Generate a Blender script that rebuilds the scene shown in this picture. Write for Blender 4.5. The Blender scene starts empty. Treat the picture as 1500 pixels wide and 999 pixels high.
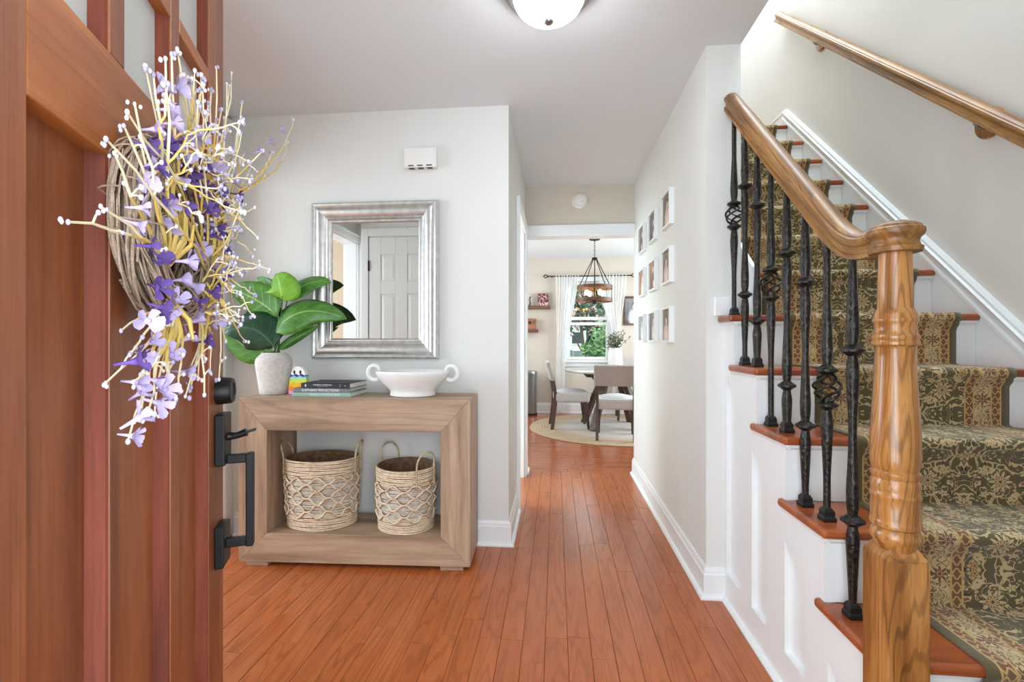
import bpy, bmesh, math, random
from mathutils import Vector, Matrix
random.seed(11)
PI = math.pi
SC = bpy.context.scene
COL = SC.collection

# ------------------------------------------------------------------ camera, sky, exposure, large lights
TH = math.atan(64/690)
cd = bpy.data.cameras.new('camera'); cam = bpy.data.objects.new('camera', cd); COL.objects.link(cam)
cd.sensor_width = 36; cd.lens = 690/1500*36; cd.clip_start = 0.02; cd.clip_end = 200
cam.location = (0, 0, 1.14); cam.rotation_euler = (PI/2, 0, TH)
SC.camera = cam
SC.view_settings.view_transform = 'Standard'; SC.view_settings.look = 'None'
SC.view_settings.gamma = 1.0; SC.view_settings.use_curve_mapping = False
SC.view_settings.exposure = 0.42
SC.cycles.max_bounces = 10; SC.cycles.diffuse_bounces = 6; SC.cycles.glossy_bounces = 5
SC.cycles.transmission_bounces = 8; SC.cycles.transparent_max_bounces = 12
SC.cycles.sample_clamp_indirect = 6.0; SC.cycles.caustics_reflective = False; SC.cycles.caustics_refractive = False
wd = bpy.data.worlds.new('sky'); SC.world = wd; wd.use_nodes = True
wd.node_tree.nodes['Background'].inputs[0].default_value = (0.86, 0.93, 1.0, 1)
wd.node_tree.nodes['Background'].inputs[1].default_value = 3.0

def area(name, loc, rot, sx, sy, power, col=(1, 1, 1)):
    l = bpy.data.lights.new(name, 'AREA'); l.shape = 'RECTANGLE'; l.size = sx; l.size_y = sy
    l.energy = power; l.color = col
    o = bpy.data.objects.new(name, l); COL.objects.link(o); o.location = loc; o.rotation_euler = rot
    return o
area('daylight_front_doorway', (-0.03, -0.45, 1.15), (PI/2+0.55, 0, 0), 1.1, 1.8, 24, (0.765, 0.895, 1.0))          # open front door
area('living_room_fill', (-4.1, 0.5, 1.45), (PI/2, 0, -PI/2+0.46), 2.2, 1.7, 74, (0.765, 0.895, 1.0))  # unseen area light added to brighten the console wall; no window modelled
area('living_room_fill_far', (-4.1, 2.9, 1.45), (PI/2, 0, -PI/2-0.45), 1.6, 1.7, 66, (0.765, 0.895, 1.0))           # second unseen light, added to brighten the closet door in the mirror
area('daylight_side_room', (-1.1, 3.45, 1.4), (PI/2, 0, PI/2), 1.1, 1.6, 125, (0.64, 0.85, 1.0))             # room off the hall
area('dining_fill_right', (2.5, 5.9, 1.45), (PI/2, 0, PI/2), 1.7, 1.5, 62, (0.80, 0.92, 1.0))             # unseen light added on the right to fill the dining room
area('dining_fill_left', (-1.9, 6.0, 1.45), (PI/2, 0, -PI/2), 1.5, 1.5, 40, (0.80, 0.92, 1.0))            # unseen light added at the left wall as further fill
area('stairwell_fill', (1.25, 2.6, 5.05), (0, 0, 0), 0.8, 4.0, 84, (0.76, 0.90, 1.0))                     # unseen light added above the stairs to brighten the stairwell

# ------------------------------------------------------------------ shader helpers
def lin(c):
    r = []
    for v in c[:3]:
        v /= 255.0
        r.append(v/12.92 if v <= 0.04045 else ((v+0.055)/1.055)**2.4)
    return (r[0], r[1], r[2], 1)

class NT:
    def __init__(s, name):
        s.m = bpy.data.materials.new(name); s.m.use_nodes = True
        s.t = s.m.node_tree; s.b = s.t.nodes['Principled BSDF']; s.out = s.t.nodes['Material Output']
    def n(s, typ, **kw):
        nd = s.t.nodes.new(typ)
        for k, v in kw.items(): setattr(nd, k, v)
        return nd
    def l(s, a, b): s.t.links.new(a, b)
    def put(s, inp, v):
        if isinstance(v, V): v = v.s
        if hasattr(v, 'is_output'): s.l(v, inp)
        else: inp.default_value = v
    def math(s, op, *a):
        nd = s.n('ShaderNodeMath', operation=op)
        for i, v in enumerate(a): s.put(nd.inputs[i], v)
        return V(s, nd.outputs[0])
    def coord(s, kind='Object'):
        return s.n('ShaderNodeTexCoord').outputs[kind]
    def sep(s, vec):
        nd = s.n('ShaderNodeSeparateXYZ'); s.put(nd.inputs[0], vec)
        return [V(s, o) for o in nd.outputs]
    def comb(s, x, y, z=0.0):
        nd = s.n('ShaderNodeCombineXYZ')
        for i, v in enumerate((x, y, z)): s.put(nd.inputs[i], v)
        return nd.outputs[0]
    def mapping(s, vec, scale=(1, 1, 1), loc=(0, 0, 0), rot=(0, 0, 0)):
        nd = s.n('ShaderNodeMapping'); s.put(nd.inputs[0], vec)
        nd.inputs['Scale'].default_value = scale; nd.inputs['Rotation'].default_value = rot
        s.put(nd.inputs['Location'], loc)
        return nd.outputs[0]
    def noise(s, vec, scale=5, detail=4, rough=0.55, dist=0.0):
        nd = s.n('ShaderNodeTexNoise'); s.put(nd.inputs['Vector'], vec)
        nd.inputs['Scale'].default_value = scale; nd.inputs['Detail'].default_value = detail
        nd.inputs['Roughness'].default_value = rough; nd.inputs['Distortion'].default_value = dist
        return V(s, nd.outputs[0])
    def voro(s, vec, scale=5, feature='F1'):
        nd = s.n('ShaderNodeTexVoronoi', feature=feature); s.put(nd.inputs['Vector'], vec)
        nd.inputs['Scale'].default_value = scale
        return nd
    def mix(s, f, a, b):
        nd = s.n('ShaderNodeMix', data_type='RGBA')
        s.put(nd.inputs[0], f); s.put(nd.inputs[6], a); s.put(nd.inputs[7], b)
        return nd.outputs[2]
    def step(s, x, lo, hi):     # smooth 0..1
        nd = s.n('ShaderNodeMapRange', interpolation_type='SMOOTHSTEP')
        s.put(nd.inputs[0], x); s.put(nd.inputs[1], lo); s.put(nd.inputs[2], hi)
        return V(s, nd.outputs[0])
    def ramp(s, x, stops):
        nd = s.n('ShaderNodeValToRGB'); s.put(nd.inputs[0], x)
        e = nd.color_ramp.elements
        while len(e) < len(stops): e.new(0.5)
        for i, (p, c) in enumerate(stops): e[i].position = p; e[i].color = c
        return nd.outputs[0]
    def bump(s, h, strength=0.3, dist=0.002):
        nd = s.n('ShaderNodeBump'); s.put(nd.inputs['Height'], h)
        nd.inputs['Strength'].default_value = strength; nd.inputs['Distance'].default_value = dist
        s.l(nd.outputs[0], s.b.inputs['Normal'])
    def base(s, c): s.put(s.b.inputs['Base Color'], c)
    def set(s, rough=0.5, metal=0.0, spec=None, coat=None, coatr=0.1, sheen=None):
        s.put(s.b.inputs['Roughness'], rough); s.b.inputs['Metallic'].default_value = metal
        if spec is not None: s.b.inputs['Specular IOR Level'].default_value = spec
        if coat is not None:
            s.b.inputs['Coat Weight'].default_value = coat; s.b.inputs['Coat Roughness'].default_value = coatr
        if sheen is not None: s.b.inputs['Sheen Weight'].default_value = sheen
        return s
class V:
    def __init__(s, t, sock): s.t = t; s.s = sock
    def __add__(s, o): return s.t.math('ADD', s, o)
    def __radd__(s, o): return s.t.math('ADD', o, s)
    def __sub__(s, o): return s.t.math('SUBTRACT', s, o)
    def __rsub__(s, o): return s.t.math('SUBTRACT', o, s)
    def __mul__(s, o): return s.t.math('MULTIPLY', s, o)
    def __rmul__(s, o): return s.t.math('MULTIPLY', o, s)
    def __truediv__(s, o): return s.t.math('DIVIDE', s, o)
    def abs(s): return s.t.math('ABSOLUTE', s)
    def sin(s): return s.t.math('SINE', s)
    def lt(s, o): return s.t.math('LESS_THAN', s, o)
    def gt(s, o): return s.t.math('GREATER_THAN', s, o)
    def max(s, o): return s.t.math('MAXIMUM', s, o)
    def min(s, o): return s.t.math('MINIMUM', s, o)

def plain(name, c, rough=0.5, metal=0.0, var=0.04, scale=8, bump=0.0, bscale=200, **kw):
    t = NT(name); c = lin(c)
    f = t.noise(t.coord(), scale, 3)
    d = tuple(max(0, v*(1-var*2.2)) for v in c[:3])+(1,); e = tuple(min(1, v*(1+var)) for v in c[:3])+(1,)
    t.base(t.ramp(f, [(0.3, d), (0.7, e)])); t.set(rough, metal, **kw)
    if bump: t.bump(t.noise(t.coord(), bscale, 3), bump, 0.001)
    return t.m

def wood(name, dark, mid, light, axis='y', scale=1.0, rough=0.35, coat=0.0, rnd='object', bump=0.15, var=0.25, cathedral=0.5, pores=0.35, tilt=0.0, lines=0.0, lfreq=110.0):
    t = NT(name)
    co = t.coord()
    if tilt:
        vr = t.n('ShaderNodeVectorRotate', rotation_type='X_AXIS'); t.l(co, vr.inputs[0]); vr.inputs['Angle'].default_value = -tilt; co = vr.outputs[0]
    if rnd == 'object': r = V(t, t.n('ShaderNodeObjectInfo').outputs['Random'])
    else: r = V(t, t.n('ShaderNodeNewGeometry').outputs['Random Per Island'])
    off = t.comb(r*37.3, r*91.7, r*53.1)
    ad = t.n('ShaderNodeVectorMath', operation='ADD'); t.l(co, ad.inputs[0]); t.l(off, ad.inputs[1])
    S = {'x': (0.09, 1, 1), 'y': (1, 0.09, 1), 'z': (1, 1, 0.09)}[axis]
    v = t.mapping(ad.outputs[0], tuple(q*scale for q in S))
    warp = t.noise(v, 9, 3, 0.5)
    bands = ((warp*14.0).sin()*0.5+0.5)                       # contour lines of a stretched noise: cathedral grain
    fine = t.noise(v, 60, 5, 0.65)
    S2 = {'x': (0.02, 1, 1), 'y': (1, 0.02, 1), 'z': (1, 1, 0.02)}[axis]
    pore = t.noise(t.mapping(ad.outputs[0], tuple(q*scale for q in S2)), 260, 2, 0.5)
    f = (bands*cathedral + fine*(1.0-cathedral*0.5))*0.75
    f = f + (r-0.5)*var
    c = t.ramp(f, [(0.15, lin(dark)), (0.48, lin(mid)), (0.85, lin(light))])
    if lines:
        w2 = t.noise(t.mapping(v, (1.0, 1.0, 1.0)), 5.5, 2, 0.4)
        lm = t.step((w2*lfreq+fine*1.5).sin(), 0.45, 0.98)*(t.noise(v, 3, 2)*1.6-0.1)
        c = t.mix(lm*lines, c, lin(tuple(q*0.72 for q in dark)))
    pm = t.step(pore, 0.56, 0.68)*pores
    c = t.mix(pm, c, lin(tuple(q*0.62 for q in dark)))
    t.base(c); t.set(rough, coat=coat, coatr=0.12)
    t.bump(fine*0.6-pm, bump, 0.0008)
    return t.m

def emit(name, c, strength):
    t = NT(name); t.base(lin(c)); t.b.inputs['Emission Color'].default_value = lin(c); t.b.inputs['Emission Strength'].default_value = strength
    return t.m

M = {}
M['wall'] = plain('wall_paint', (220, 220, 216), 0.7, var=0.008, scale=3, bump=0.05, bscale=350)
M['wall_stair'] = plain('wall_paint_stairwell', (214, 209, 203), 0.7, var=0.008, scale=3, bump=0.05, bscale=350)
M['ceiling'] = plain('ceiling_paint', (219, 222, 223), 0.85, var=0.006, scale=2, bump=0.04, bscale=300)
M['trim'] = plain('white_trim_paint', (230, 233, 233), 0.38, var=0.008, scale=4)
M['beige'] = plain('beige_wall_paint', (208, 198, 184), 0.75, var=0.012, scale=3)
M['tan'] = plain('tan_wall_paint', (188, 170, 146), 0.75, var=0.012, scale=3)
M['white_door'] = plain('white_door_paint', (226, 226, 222), 0.42, var=0.01, scale=4)
M['plank'] = wood('cherry_oak_plank', (158, 82, 42), (175, 95, 50), (186, 105, 58), 'y', 1.5, 0.24, 0.04, 'object', 0.05, 0.16, 0.35, 0.2, lines=0.4, lfreq=95.0)
M['plank_x'] = wood('cherry_oak_plank_crosswise', (146, 72, 36), (168, 90, 48), (182, 103, 60), 'x', 1.3, 0.22, 0.2, 'island', 0.06, 0.18, 0.35, 0.2, lines=0.4)
M['subfloor'] = plain('floor_joint', (92, 44, 24), 0.8)
OAK = ((104, 62, 26), (158, 102, 48), (196, 142, 80))
M['oak_z'] = wood('golden_oak_upright', *OAK, 'z', 1.7, 0.28, 0.25, 'object', 0.2, 0.1, 0.5, 0.35, lines=0.75, lfreq=170.0)
M['oak_y'] = wood('golden_oak_rail', (92, 58, 22), (142, 97, 46), (176, 130, 72), 'y', 1.6, 0.42, 0.08, 'object', 0.15, 0.1, 0.45, 0.35, tilt=0.765, lines=0.5)
M['cherry_x'] = wood('red_stained_tread', (106, 44, 20), (150, 74, 36), (178, 100, 56), 'x', 1.2, 0.3, 0.15, 'object', 0.1, 0.15, 0.4, 0.3)
M['cons_x'] = wood('grey_oak_crosswise', (128, 104, 82), (167, 139, 114), (192, 166, 140), 'x', 1.0, 0.5, 0, 'object', 0.12, 0.08, 0.5, 0.25, lines=0.28, lfreq=80.0)
M['cons_z'] = wood('grey_oak_upright', (128, 104, 82), (167, 139, 114), (192, 166, 140), 'z', 1.0, 0.5, 0, 'object', 0.12, 0.08, 0.5, 0.25, lines=0.28, lfreq=80.0)
DR = ((96, 48, 26), (138, 78, 44), (166, 102, 60))
M['door_z'] = wood('mahogany_upright', *DR, 'z', 0.8, 0.46, 0.08, 'object', 0.1, 0.14, 0.35, 0.25)
M['door_x'] = wood('mahogany_crosswise', (118, 60, 26), (164, 94, 44), (196, 124, 64), 'x', 0.8, 0.44, 0.08, 'object', 0.1, 0.12, 0.35, 0.25)
M['door_red'] = wood('mahogany_moulding', (92, 38, 22), (124, 56, 34), (154, 82, 54), 'z', 0.9, 0.75, 0.0, 'object', 0.1, 0.12, 0.3, 0.25)
M['walnut'] = wood('dark_walnut', (46, 34, 28), (74, 56, 46), (98, 76, 62), 'z', 1.4, 0.45, 0, 'object', 0.1, 0.1)
M['rustic'] = wood('rustic_shelf_wood', (62, 42, 32), (98, 68, 50), (128, 92, 68), 'x', 1.2, 0.55, 0, 'object', 0.1, 0.1)
M['iron'] = None
t = NT('hammered_black_iron')
h = t.noise(t.mapping(t.coord(), (1, 1, 0.7)), 110, 3, 0.6)
t.base(t.ramp(h, [(0.35, lin((26, 23, 20))), (0.6, lin((54, 49, 44))), (0.8, lin((104, 97, 89)))])); t.set(0.32, 0.6); t.bump(h, 0.7, 0.004); M['iron'] = t.m
M['black'] = plain('matte_black_metal', (30, 29, 29), 0.42, 0.4, 0.05)
M['nickel'] = plain('brushed_nickel', (150, 148, 145), 0.3, 0.9, 0.03)
M['opal'] = emit('lit_opal_glass', (244, 249, 255), 23)
M['chrome'] = plain('polished_steel', (200, 198, 196), 0.2, 1.0, 0.02)
t = NT('silver_leaf'); f = t.noise(t.mapping(t.coord(), (1, 1, 1)), 30, 4)
t.base(t.ramp(f, [(0.3, lin((196, 196, 192))), (0.7, lin((222, 222, 219)))])); t.set(0.36, 0.85); t.bump(f, 0.05, 0.002); M['silver'] = t.m
t = NT('mirror_glass'); t.base((0.86, 0.87, 0.86, 1)); t.set(0.01, 1.0); M['mirror'] = t.m
t = NT('clear_glass'); gl = t.n('ShaderNodeBsdfGlossy'); gl.inputs['Roughness'].default_value = 0.02
tr = t.n('ShaderNodeBsdfTransparent'); tr.inputs[0].default_value = (0.95, 0.97, 0.96, 1)
fr = t.n('ShaderNodeFresnel'); fr.inputs[0].default_value = 1.3; mx = t.n('ShaderNodeMixShader')
t.l(fr.outputs[0], mx.inputs[0]); t.l(tr.outputs[0], mx.inputs[1]); t.l(gl.outputs[0], mx.inputs[2]); t.l(mx.outputs[0], t.out.inputs[0]); M['glass'] = t.m
t = NT('frosted_glass'); t.base(lin((236, 240, 236))); t.set(0.25); t.b.inputs['Transmission Weight'].default_value = 0.3; M['frost'] = t.m
# stone vase
t = NT('rough_grey_stone'); f = t.noise(t.coord(), 60, 6, 0.7); t.base(t.ramp(f, [(0.3, lin((196, 191, 186))), (0.55, lin((216, 213, 209))), (0.8, lin((226, 224, 221)))])); t.set(0.9); t.bump(f, 0.6, 0.003); M['stone'] = t.m
M['ceramic'] = plain('chalky_white_ceramic', (232, 232, 230), 0.75, 0, 0.02, 10, 0.25, 60)
# leaves
def leafmat(name, a, b, c):
    t = NT(name); uv = t.sep(t.coord('UV'))
    x = (uv[0]-0.5).abs(); y = uv[1]
    vein = t.math('FRACT', y*7.0 - x*3.2)
    vm = t.step(vein, 0.0, 0.10)*(1.0-t.step(vein, 0.10, 0.2))
    mid = 1.0-t.step(x, 0.012, 0.03)
    n = t.noise(t.coord(), 14, 4)
    col = t.ramp(n, [(0.3, lin(a)), (0.65, lin(b))])
    col = t.mix(vm*0.22, col, lin(c)); col = t.mix(mid*0.7, col, lin(c))
    t.base(col); t.set(0.34, spec=0.5); t.bump(vm+n*0.5, 0.25, 0.002)
    t.b.inputs['Subsurface Weight'].default_value = 0.0
    return t.m
M['leaf'] = leafmat('rubber_leaf_green', (52, 104, 38), (86, 146, 58), (166, 200, 120))
M['leaf_bright'] = leafmat('rubber_leaf_bright_green', (98, 160, 40), (130, 190, 62), (190, 222, 130))
M['leaf_dark'] = leafmat('rubber_leaf_dark_green', (20, 52, 36), (34, 76, 50), (66, 112, 76))
M['stem'] = plain('green_stem', (86, 124, 58), 0.5)
# basket fibres
def fibre(name, a, b, c, sc=1.0):
    t = NT(name); n = t.noise(t.coord(), 45*sc, 5, 0.7); n2 = t.noise(t.mapping(t.coord(), (1, 1, 5)), 130*sc, 3, 0.6)
    t.base(t.ramp(n*0.6+n2*0.4, [(0.32, lin(a)), (0.5, lin(b)), (0.68, lin(c))])); t.set(0.85); t.bump(n2, 0.7, 0.003); return t.m
M['reed'] = fibre('tan_reed_coil', (186, 156, 122), (228, 208, 180), (246, 234, 214))
M['reed_grey'] = fibre('grey_seagrass_weave', (166, 154, 132), (210, 202, 186), (234, 229, 217))
M['reed_brown_shade'] = fibre('brown_reed_shade', (84, 58, 36), (132, 98, 66), (176, 142, 108))  # brown reed, darkened so its tone also stands in for shadow
M['reed_in'] = fibre('basket_inside', (84, 60, 40), (124, 96, 70), (160, 132, 104))  # wall darkened: shade in the gaps between coils put into the colour
M['rope'] = fibre('twisted_rope', (150, 130, 98), (194, 176, 142), (218, 204, 174))
M['twig'] = fibre('grapevine_twig', (126, 104, 84), (166, 144, 124), (194, 174, 154))
M['yellow'] = plain('yellow_paper_stem', (226, 196, 110), 0.7, 0, 0.12, 30)
M['cream'] = plain('cream_paper_stem', (236, 222, 184), 0.7, 0, 0.06, 30)
M['pip'] = plain('white_pip_berry', (226, 222, 228), 0.6, 0, 0.06, 60)
M['pip_lilac'] = plain('lilac_pip_berry', (176, 168, 200), 0.6, 0, 0.06, 60)
M['lilac'] = plain('lilac_silk_petal', (192, 176, 218), 0.8, 0, 0.12, 40)
M['purple'] = plain('deep_purple_silk_petal', (100, 72, 146), 0.8, 0, 0.14, 40)
M['grey_fabric'] = plain('grey_linen', (178, 174, 170), 0.95, 0, 0.05, 60, 0.3, 500, sheen=0.2)
M['seat_fabric'] = plain('pale_grey_seat_linen', (200, 201, 200), 0.95, 0, 0.04, 60, 0.3, 500, sheen=0.2)
M['sheer'] = None
t = NT('sheer_white_voile'); t.base(lin((250, 250, 250))); t.set(0.9)
tl = t.n('ShaderNodeBsdfTranslucent'); tl.inputs[0].default_value = lin((253, 253, 253)); tp = t.n('ShaderNodeBsdfTransparent')
m1 = t.n('ShaderNodeMixShader'); m1.inputs[0].default_value = 0.62; t.l(t.b.outputs[0], m1.inputs[1]); t.l(tl.outputs[0], m1.inputs[2])
m2 = t.n('ShaderNodeMixShader'); m2.inputs[0].default_value = 0.22; t.l(m1.outputs[0], m2.inputs[1]); t.l(tp.outputs[0], m2.inputs[2]); t.l(m2.outputs[0], t.out.inputs[0]); M['sheer'] = t.m
t = NT('jute_rug'); xy = t.sep(t.coord()); rr = t.math('SQRT', xy[0]*xy[0]+xy[1]*xy[1])
ring = ((rr*170.0).sin()*0.5+0.5); n = t.noise(t.coord(), 9, 4)
c = t.ramp(n*0.6+ring*0.4, [(0.3, lin((166, 140, 112))), (0.7, lin((196, 174, 146)))])
c = t.mix(1.0-t.step(rr+n*0.25, 0.72, 0.98), c, lin((192, 184, 176))); t.base(c); t.set(0.95); t.bump(ring+n*0.5, 0.6, 0.004); M['jute'] = t.m
M['tabletop'] = plain('grey_veined_table_top', (206, 206, 202), 0.16, 0, 0.08, 6)
M['foot_black'] = plain('black_rubber', (26, 26, 26), 0.7)
M['plastic'] = plain('white_plastic', (230, 229, 225), 0.45, var=0.01)
M['dark'] = plain('dark_recess', (34, 33, 32), 0.8)
M['copper'] = wood('copper_brown_box', (108, 64, 44), (150, 98, 70), (178, 122, 90), 'x', 2, 0.5)
M['grass'] = plain('lawn_green', (92, 120, 66), 0.95, 0, 0.2, 2)
M['bush'] = plain('shrub_green', (112, 150, 96), 0.8, 0, 0.25, 5)
M['bush_dark'] = plain('tree_green', (84, 112, 88), 0.8, 0, 0.25, 5)
M['pinkblossom'] = plain('pink_blossom', (226, 188, 182), 0.8, 0, 0.15, 5)
M['bark'] = plain('bark', (92, 78, 66), 0.9, 0, 0.15, 12)
M['siding'] = plain('white_siding', (226, 228, 230), 0.7, 0, 0.03, 3)
M['pane_dark'] = plain('dark_window_pane', (70, 82, 88), 0.15, 0, 0.05)
M['fence'] = plain('weathered_fence', (122, 132, 132), 0.85, 0, 0.1, 5)
M['amber'] = wood('chandelier_wood_band', (70, 46, 28), (104, 70, 44), (132, 92, 60), 'x', 2, 0.5, 0, 'object', 0.1, 0.1)
M['bulb'] = emit('lit_bulb', (255, 206, 132), 22.0)
M['orange_metal'] = plain('bronze_band_inside', (150, 104, 62), 0.5, 0.2)

# ------------------------------------------------------------------ mesh builder
class MB:
    def __init__(s): s.v = []; s.f = []; s.uv = {}
    def add(s, vs, fs):
        o = len(s.v); s.v += [tuple(p) for p in vs]; s.f += [tuple(i+o for i in f) for f in fs]; return s
    def box(s, x0, x1, y0, y1, z0, z1):
        return s.add([(x0,y0,z0),(x1,y0,z0),(x1,y1,z0),(x0,y1,z0),(x0,y0,z1),(x1,y0,z1),(x1,y1,z1),(x0,y1,z1)],
                     [(3,2,1,0),(4,5,6,7),(0,1,5,4),(1,2,6,5),(2,3,7,6),(3,0,4,7)])
    def bbox(s, x0, x1, y0, y1, z0, z1, c):      # box with a chamfered top
        return s.add([(x0,y0,z0),(x1,y0,z0),(x1,y1,z0),(x0,y1,z0),(x0,y0,z1-c),(x1,y0,z1-c),(x1,y1,z1-c),(x0,y1,z1-c),
                      (x0+c,y0+c,z1),(x1-c,y0+c,z1),(x1-c,y1-c,z1),(x0+c,y1-c,z1)],
                     [(3,2,1,0),(8,9,10,11),(0,1,5,4),(1,2,6,5),(2,3,7,6),(3,0,4,7),(4,5,9,8),(5,6,10,9),(6,7,11,10),(7,4,8,11)])
    def hexa(s, p):  # 8 points bottom ring then top ring
        return s.add(p, [(3,2,1,0),(4,5,6,7),(0,1,5,4),(1,2,6,5),(2,3,7,6),(3,0,4,7)])
    def bar(s, a, b, w, h, up=(0,0,1), w2=None, h2=None):   # rectangular bar from a to b
        a = Vector(a); b = Vector(b); d = (b-a).normalized(); up = Vector(up)
        if abs(d.dot(up)) > 0.98: up = Vector((0,1,0))
        x = d.cross(up).normalized(); y = x.cross(d).normalized(); w2 = w if w2 is None else w2; h2 = h if h2 is None else h2
        p = [a-x*w/2-y*h/2, a+x*w/2-y*h/2, a+x*w/2+y*h/2, a-x*w/2+y*h/2, b-x*w2/2-y*h2/2, b+x*w2/2-y*h2/2, b+x*w2/2+y*h2/2, b-x*w2/2+y*h2/2]
        return s.add(p, [(3,2,1,0),(4,5,6,7),(0,1,5,4),(1,2,6,5),(2,3,7,6),(3,0,4,7)])
    def prism(s, poly, axis, a, b):
        n = len(poly)
        def P(q, t):
            return (t, q[0], q[1]) if axis == 'x' else ((q[0], t, q[1]) if axis == 'y' else (q[0], q[1], t))
        return s.add([P(q, a) for q in poly]+[P(q, b) for q in poly],
                     [tuple(range(n))[::-1], tuple(range(n, 2*n))]+[(i, (i+1) % n, n+(i+1) % n, n+i) for i in range(n)])
    def tube(s, pts, r, n=6, closed=False, cap=True):
        pts = [Vector(p) for p in pts]; m = len(pts)
        rs = r if isinstance(r, (list, tuple)) else [r]*m
        T = []
        for i in range(m):
            if closed: d = pts[(i+1) % m]-pts[i-1]
            else: d = pts[min(i+1, m-1)]-pts[max(i-1, 0)]
            T.append(d.normalized() if d.length > 1e-9 else Vector((0, 0, 1)))
        u = T[0].orthogonal().normalized(); vs = []
        for i in range(m):
            u = (u - T[i]*u.dot(T[i]))
            u = u.normalized() if u.length > 1e-6 else T[i].orthogonal().normalized()
            w = T[i].cross(u)
            for k in range(n):
                a = 2*PI*k/n; vs.append(pts[i]+(u*math.cos(a)+w*math.sin(a))*rs[i])
        fs = []
        for i in range(m if closed else m-1):
            j = (i+1) % m
            for k in range(n): fs.append((i*n+k, i*n+(k+1) % n, j*n+(k+1) % n, j*n+k))
        if cap and not closed: fs += [tuple(range(n))[::-1], tuple(range((m-1)*n, m*n))]
        return s.add(vs, fs)
    def lathe(s, prof, n=24, c=(0,0,0), sx=1.0, sy=1.0, rot=0.0, cap=(True, True)):
        vs = []; ca, sa = math.cos(rot), math.sin(rot)
        for r, z in prof:
            for k in range(n):
                a = 2*PI*(k+0.5)/n; x, y = r*math.cos(a)*sx, r*math.sin(a)*sy
                vs.append((c[0]+x*ca-y*sa, c[1]+x*sa+y*ca, c[2]+z))
        m = len(prof)
        fs = [(i*n+k, i*n+(k+1) % n, (i+1)*n+(k+1) % n, (i+1)*n+k) for i in range(m-1) for k in range(n)]
        if cap[0]: fs.append(tuple(range(n))[::-1])
        if cap[1]: fs.append(tuple(range((m-1)*n, m*n)))
        return s.add(vs, fs)
    def ball(s, c, r, n=8, m=5, sc=(1,1,1)):
        pr = [(max(1e-4, r*math.sin(PI*i/m)), -r*math.cos(PI*i/m)) for i in range(m+1)]
        b = MB().lathe(pr, n); return s.add([(c[0]+p[0]*sc[0], c[1]+p[1]*sc[1], c[2]+p[2]*sc[2]) for p in b.v], b.f)
    def sweep(s, prof, path, side, up, closed=True):   # profile (a,b) along path; side/up per-point vectors
        n = len(prof); vs = []
        for p, sd, u in zip(path, side, up):
            for a, b in prof: vs.append(Vector(p)+Vector(sd)*a+Vector(u)*b)
        m = len(path); fs = []
        for i in range(m-1):
            for k in range(n if closed else n-1): fs.append((i*n+k, (i+1)*n+k, (i+1)*n+(k+1) % n, i*n+(k+1) % n))
        if closed: fs += [tuple(range(n)), tuple(range((m-1)*n, m*n))[::-1]]
        return s.add(vs, fs)
    def xf(s, mat):
        s.v = [tuple(mat @ Vector(p)) for p in s.v]; return s
    def mesh(s, name, mat, smooth=None):
        me = bpy.data.meshes.new(name); me.from_pydata(s.v, [], s.f)
        if mat: me.materials.append(mat)
        bm = bmesh.new(); bm.from_mesh(me); bmesh.ops.recalc_face_normals(bm, faces=bm.faces); bm.to_mesh(me); bm.free()
        if smooth is not None:
            me.polygons.foreach_set('use_smooth', [True]*len(me.polygons))
            if smooth < 3: me.set_sharp_from_angle(angle=smooth)
        me.update(); return me
    def build(s, name, mat, parent=None, smooth=None, bevel=0, seg=2, kind=None, label=None):
        o = bpy.data.objects.new(name, s.mesh(name, mat, smooth)); COL.objects.link(o)
        if parent: o.parent = parent
        if bevel:
            b = o.modifiers.new('edge', 'BEVEL'); b.width = bevel; b.segments = seg; b.limit_method = 'ANGLE'; b.angle_limit = 0.6
        if kind: o['kind'] = kind
        if label: o['label'] = label
        return o
SM = 0.7
def thing(name, label, cat, loc=(0,0,0), rz=0.0, group=None):
    o = bpy.data.objects.new(name, None); COL.objects.link(o); o.location = loc; o.rotation_euler = (0,0,rz)
    o.empty_display_size = 0.1
    o['label'] = label; o['category'] = cat
    if group: o['group'] = group
    return o
def tag(o, label, cat, group=None):
    o['label'] = label; o['category'] = cat
    if group: o['group'] = group
    return o
def struct(name, mb, mat, label, cat, **kw):
    o = mb.build(name, mat, **kw); o['kind'] = 'structure'; o['label'] = label; o['category'] = cat; return o
def dup(o, loc, label=None, rz=None):
    r = o.copy(); COL.objects.link(r); r.location = loc
    if rz is not None: r.rotation_euler = (0,0,rz)
    if label: r['label'] = label
    for ch in list(o.children):
        c = ch.copy(); COL.objects.link(c); c.parent = r
        for g in list(ch.children):
            d = g.copy(); COL.objects.link(d); d.parent = c
    return r

# ------------------------------------------------------------------ room shell
CH = 2.44
fl = struct('floor', MB().box(-5.2, 2.9, -0.3, 7.9, -0.06, -0.012), M['subfloor'], 'floor of glossy reddish oak planks running down the hallway', 'floor')
wcol = 0.0848; x = -1.99; col_i = 0
while x < 0.78:
    y = 0.2 - random.random()*0.9
    while y < 4.13:
        L = random.choice((0.45, 0.62, 0.8, 0.95, 1.1, 1.3)); y1 = min(y+L, 4.13); y0 = max(y, 0.05)
        if 4.13-y1 < 0.12: y1 = 4.13
        if y1-y0 > 0.05:
            hz = random.uniform(-0.0006, 0.0006)
            b = MB().bbox(-wcol/2+0.0006, wcol/2-0.0006, -(y1-y0)/2+0.0006, (y1-y0)/2-0.0006, -0.012, hz, 0.0009)
            o = b.build('plank', M['plank'], fl); o.location = (x+wcol/2, (y0+y1)/2, 0)
        y = y1
    x += wcol; col_i += 1
b = MB(); y = 4.131
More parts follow.
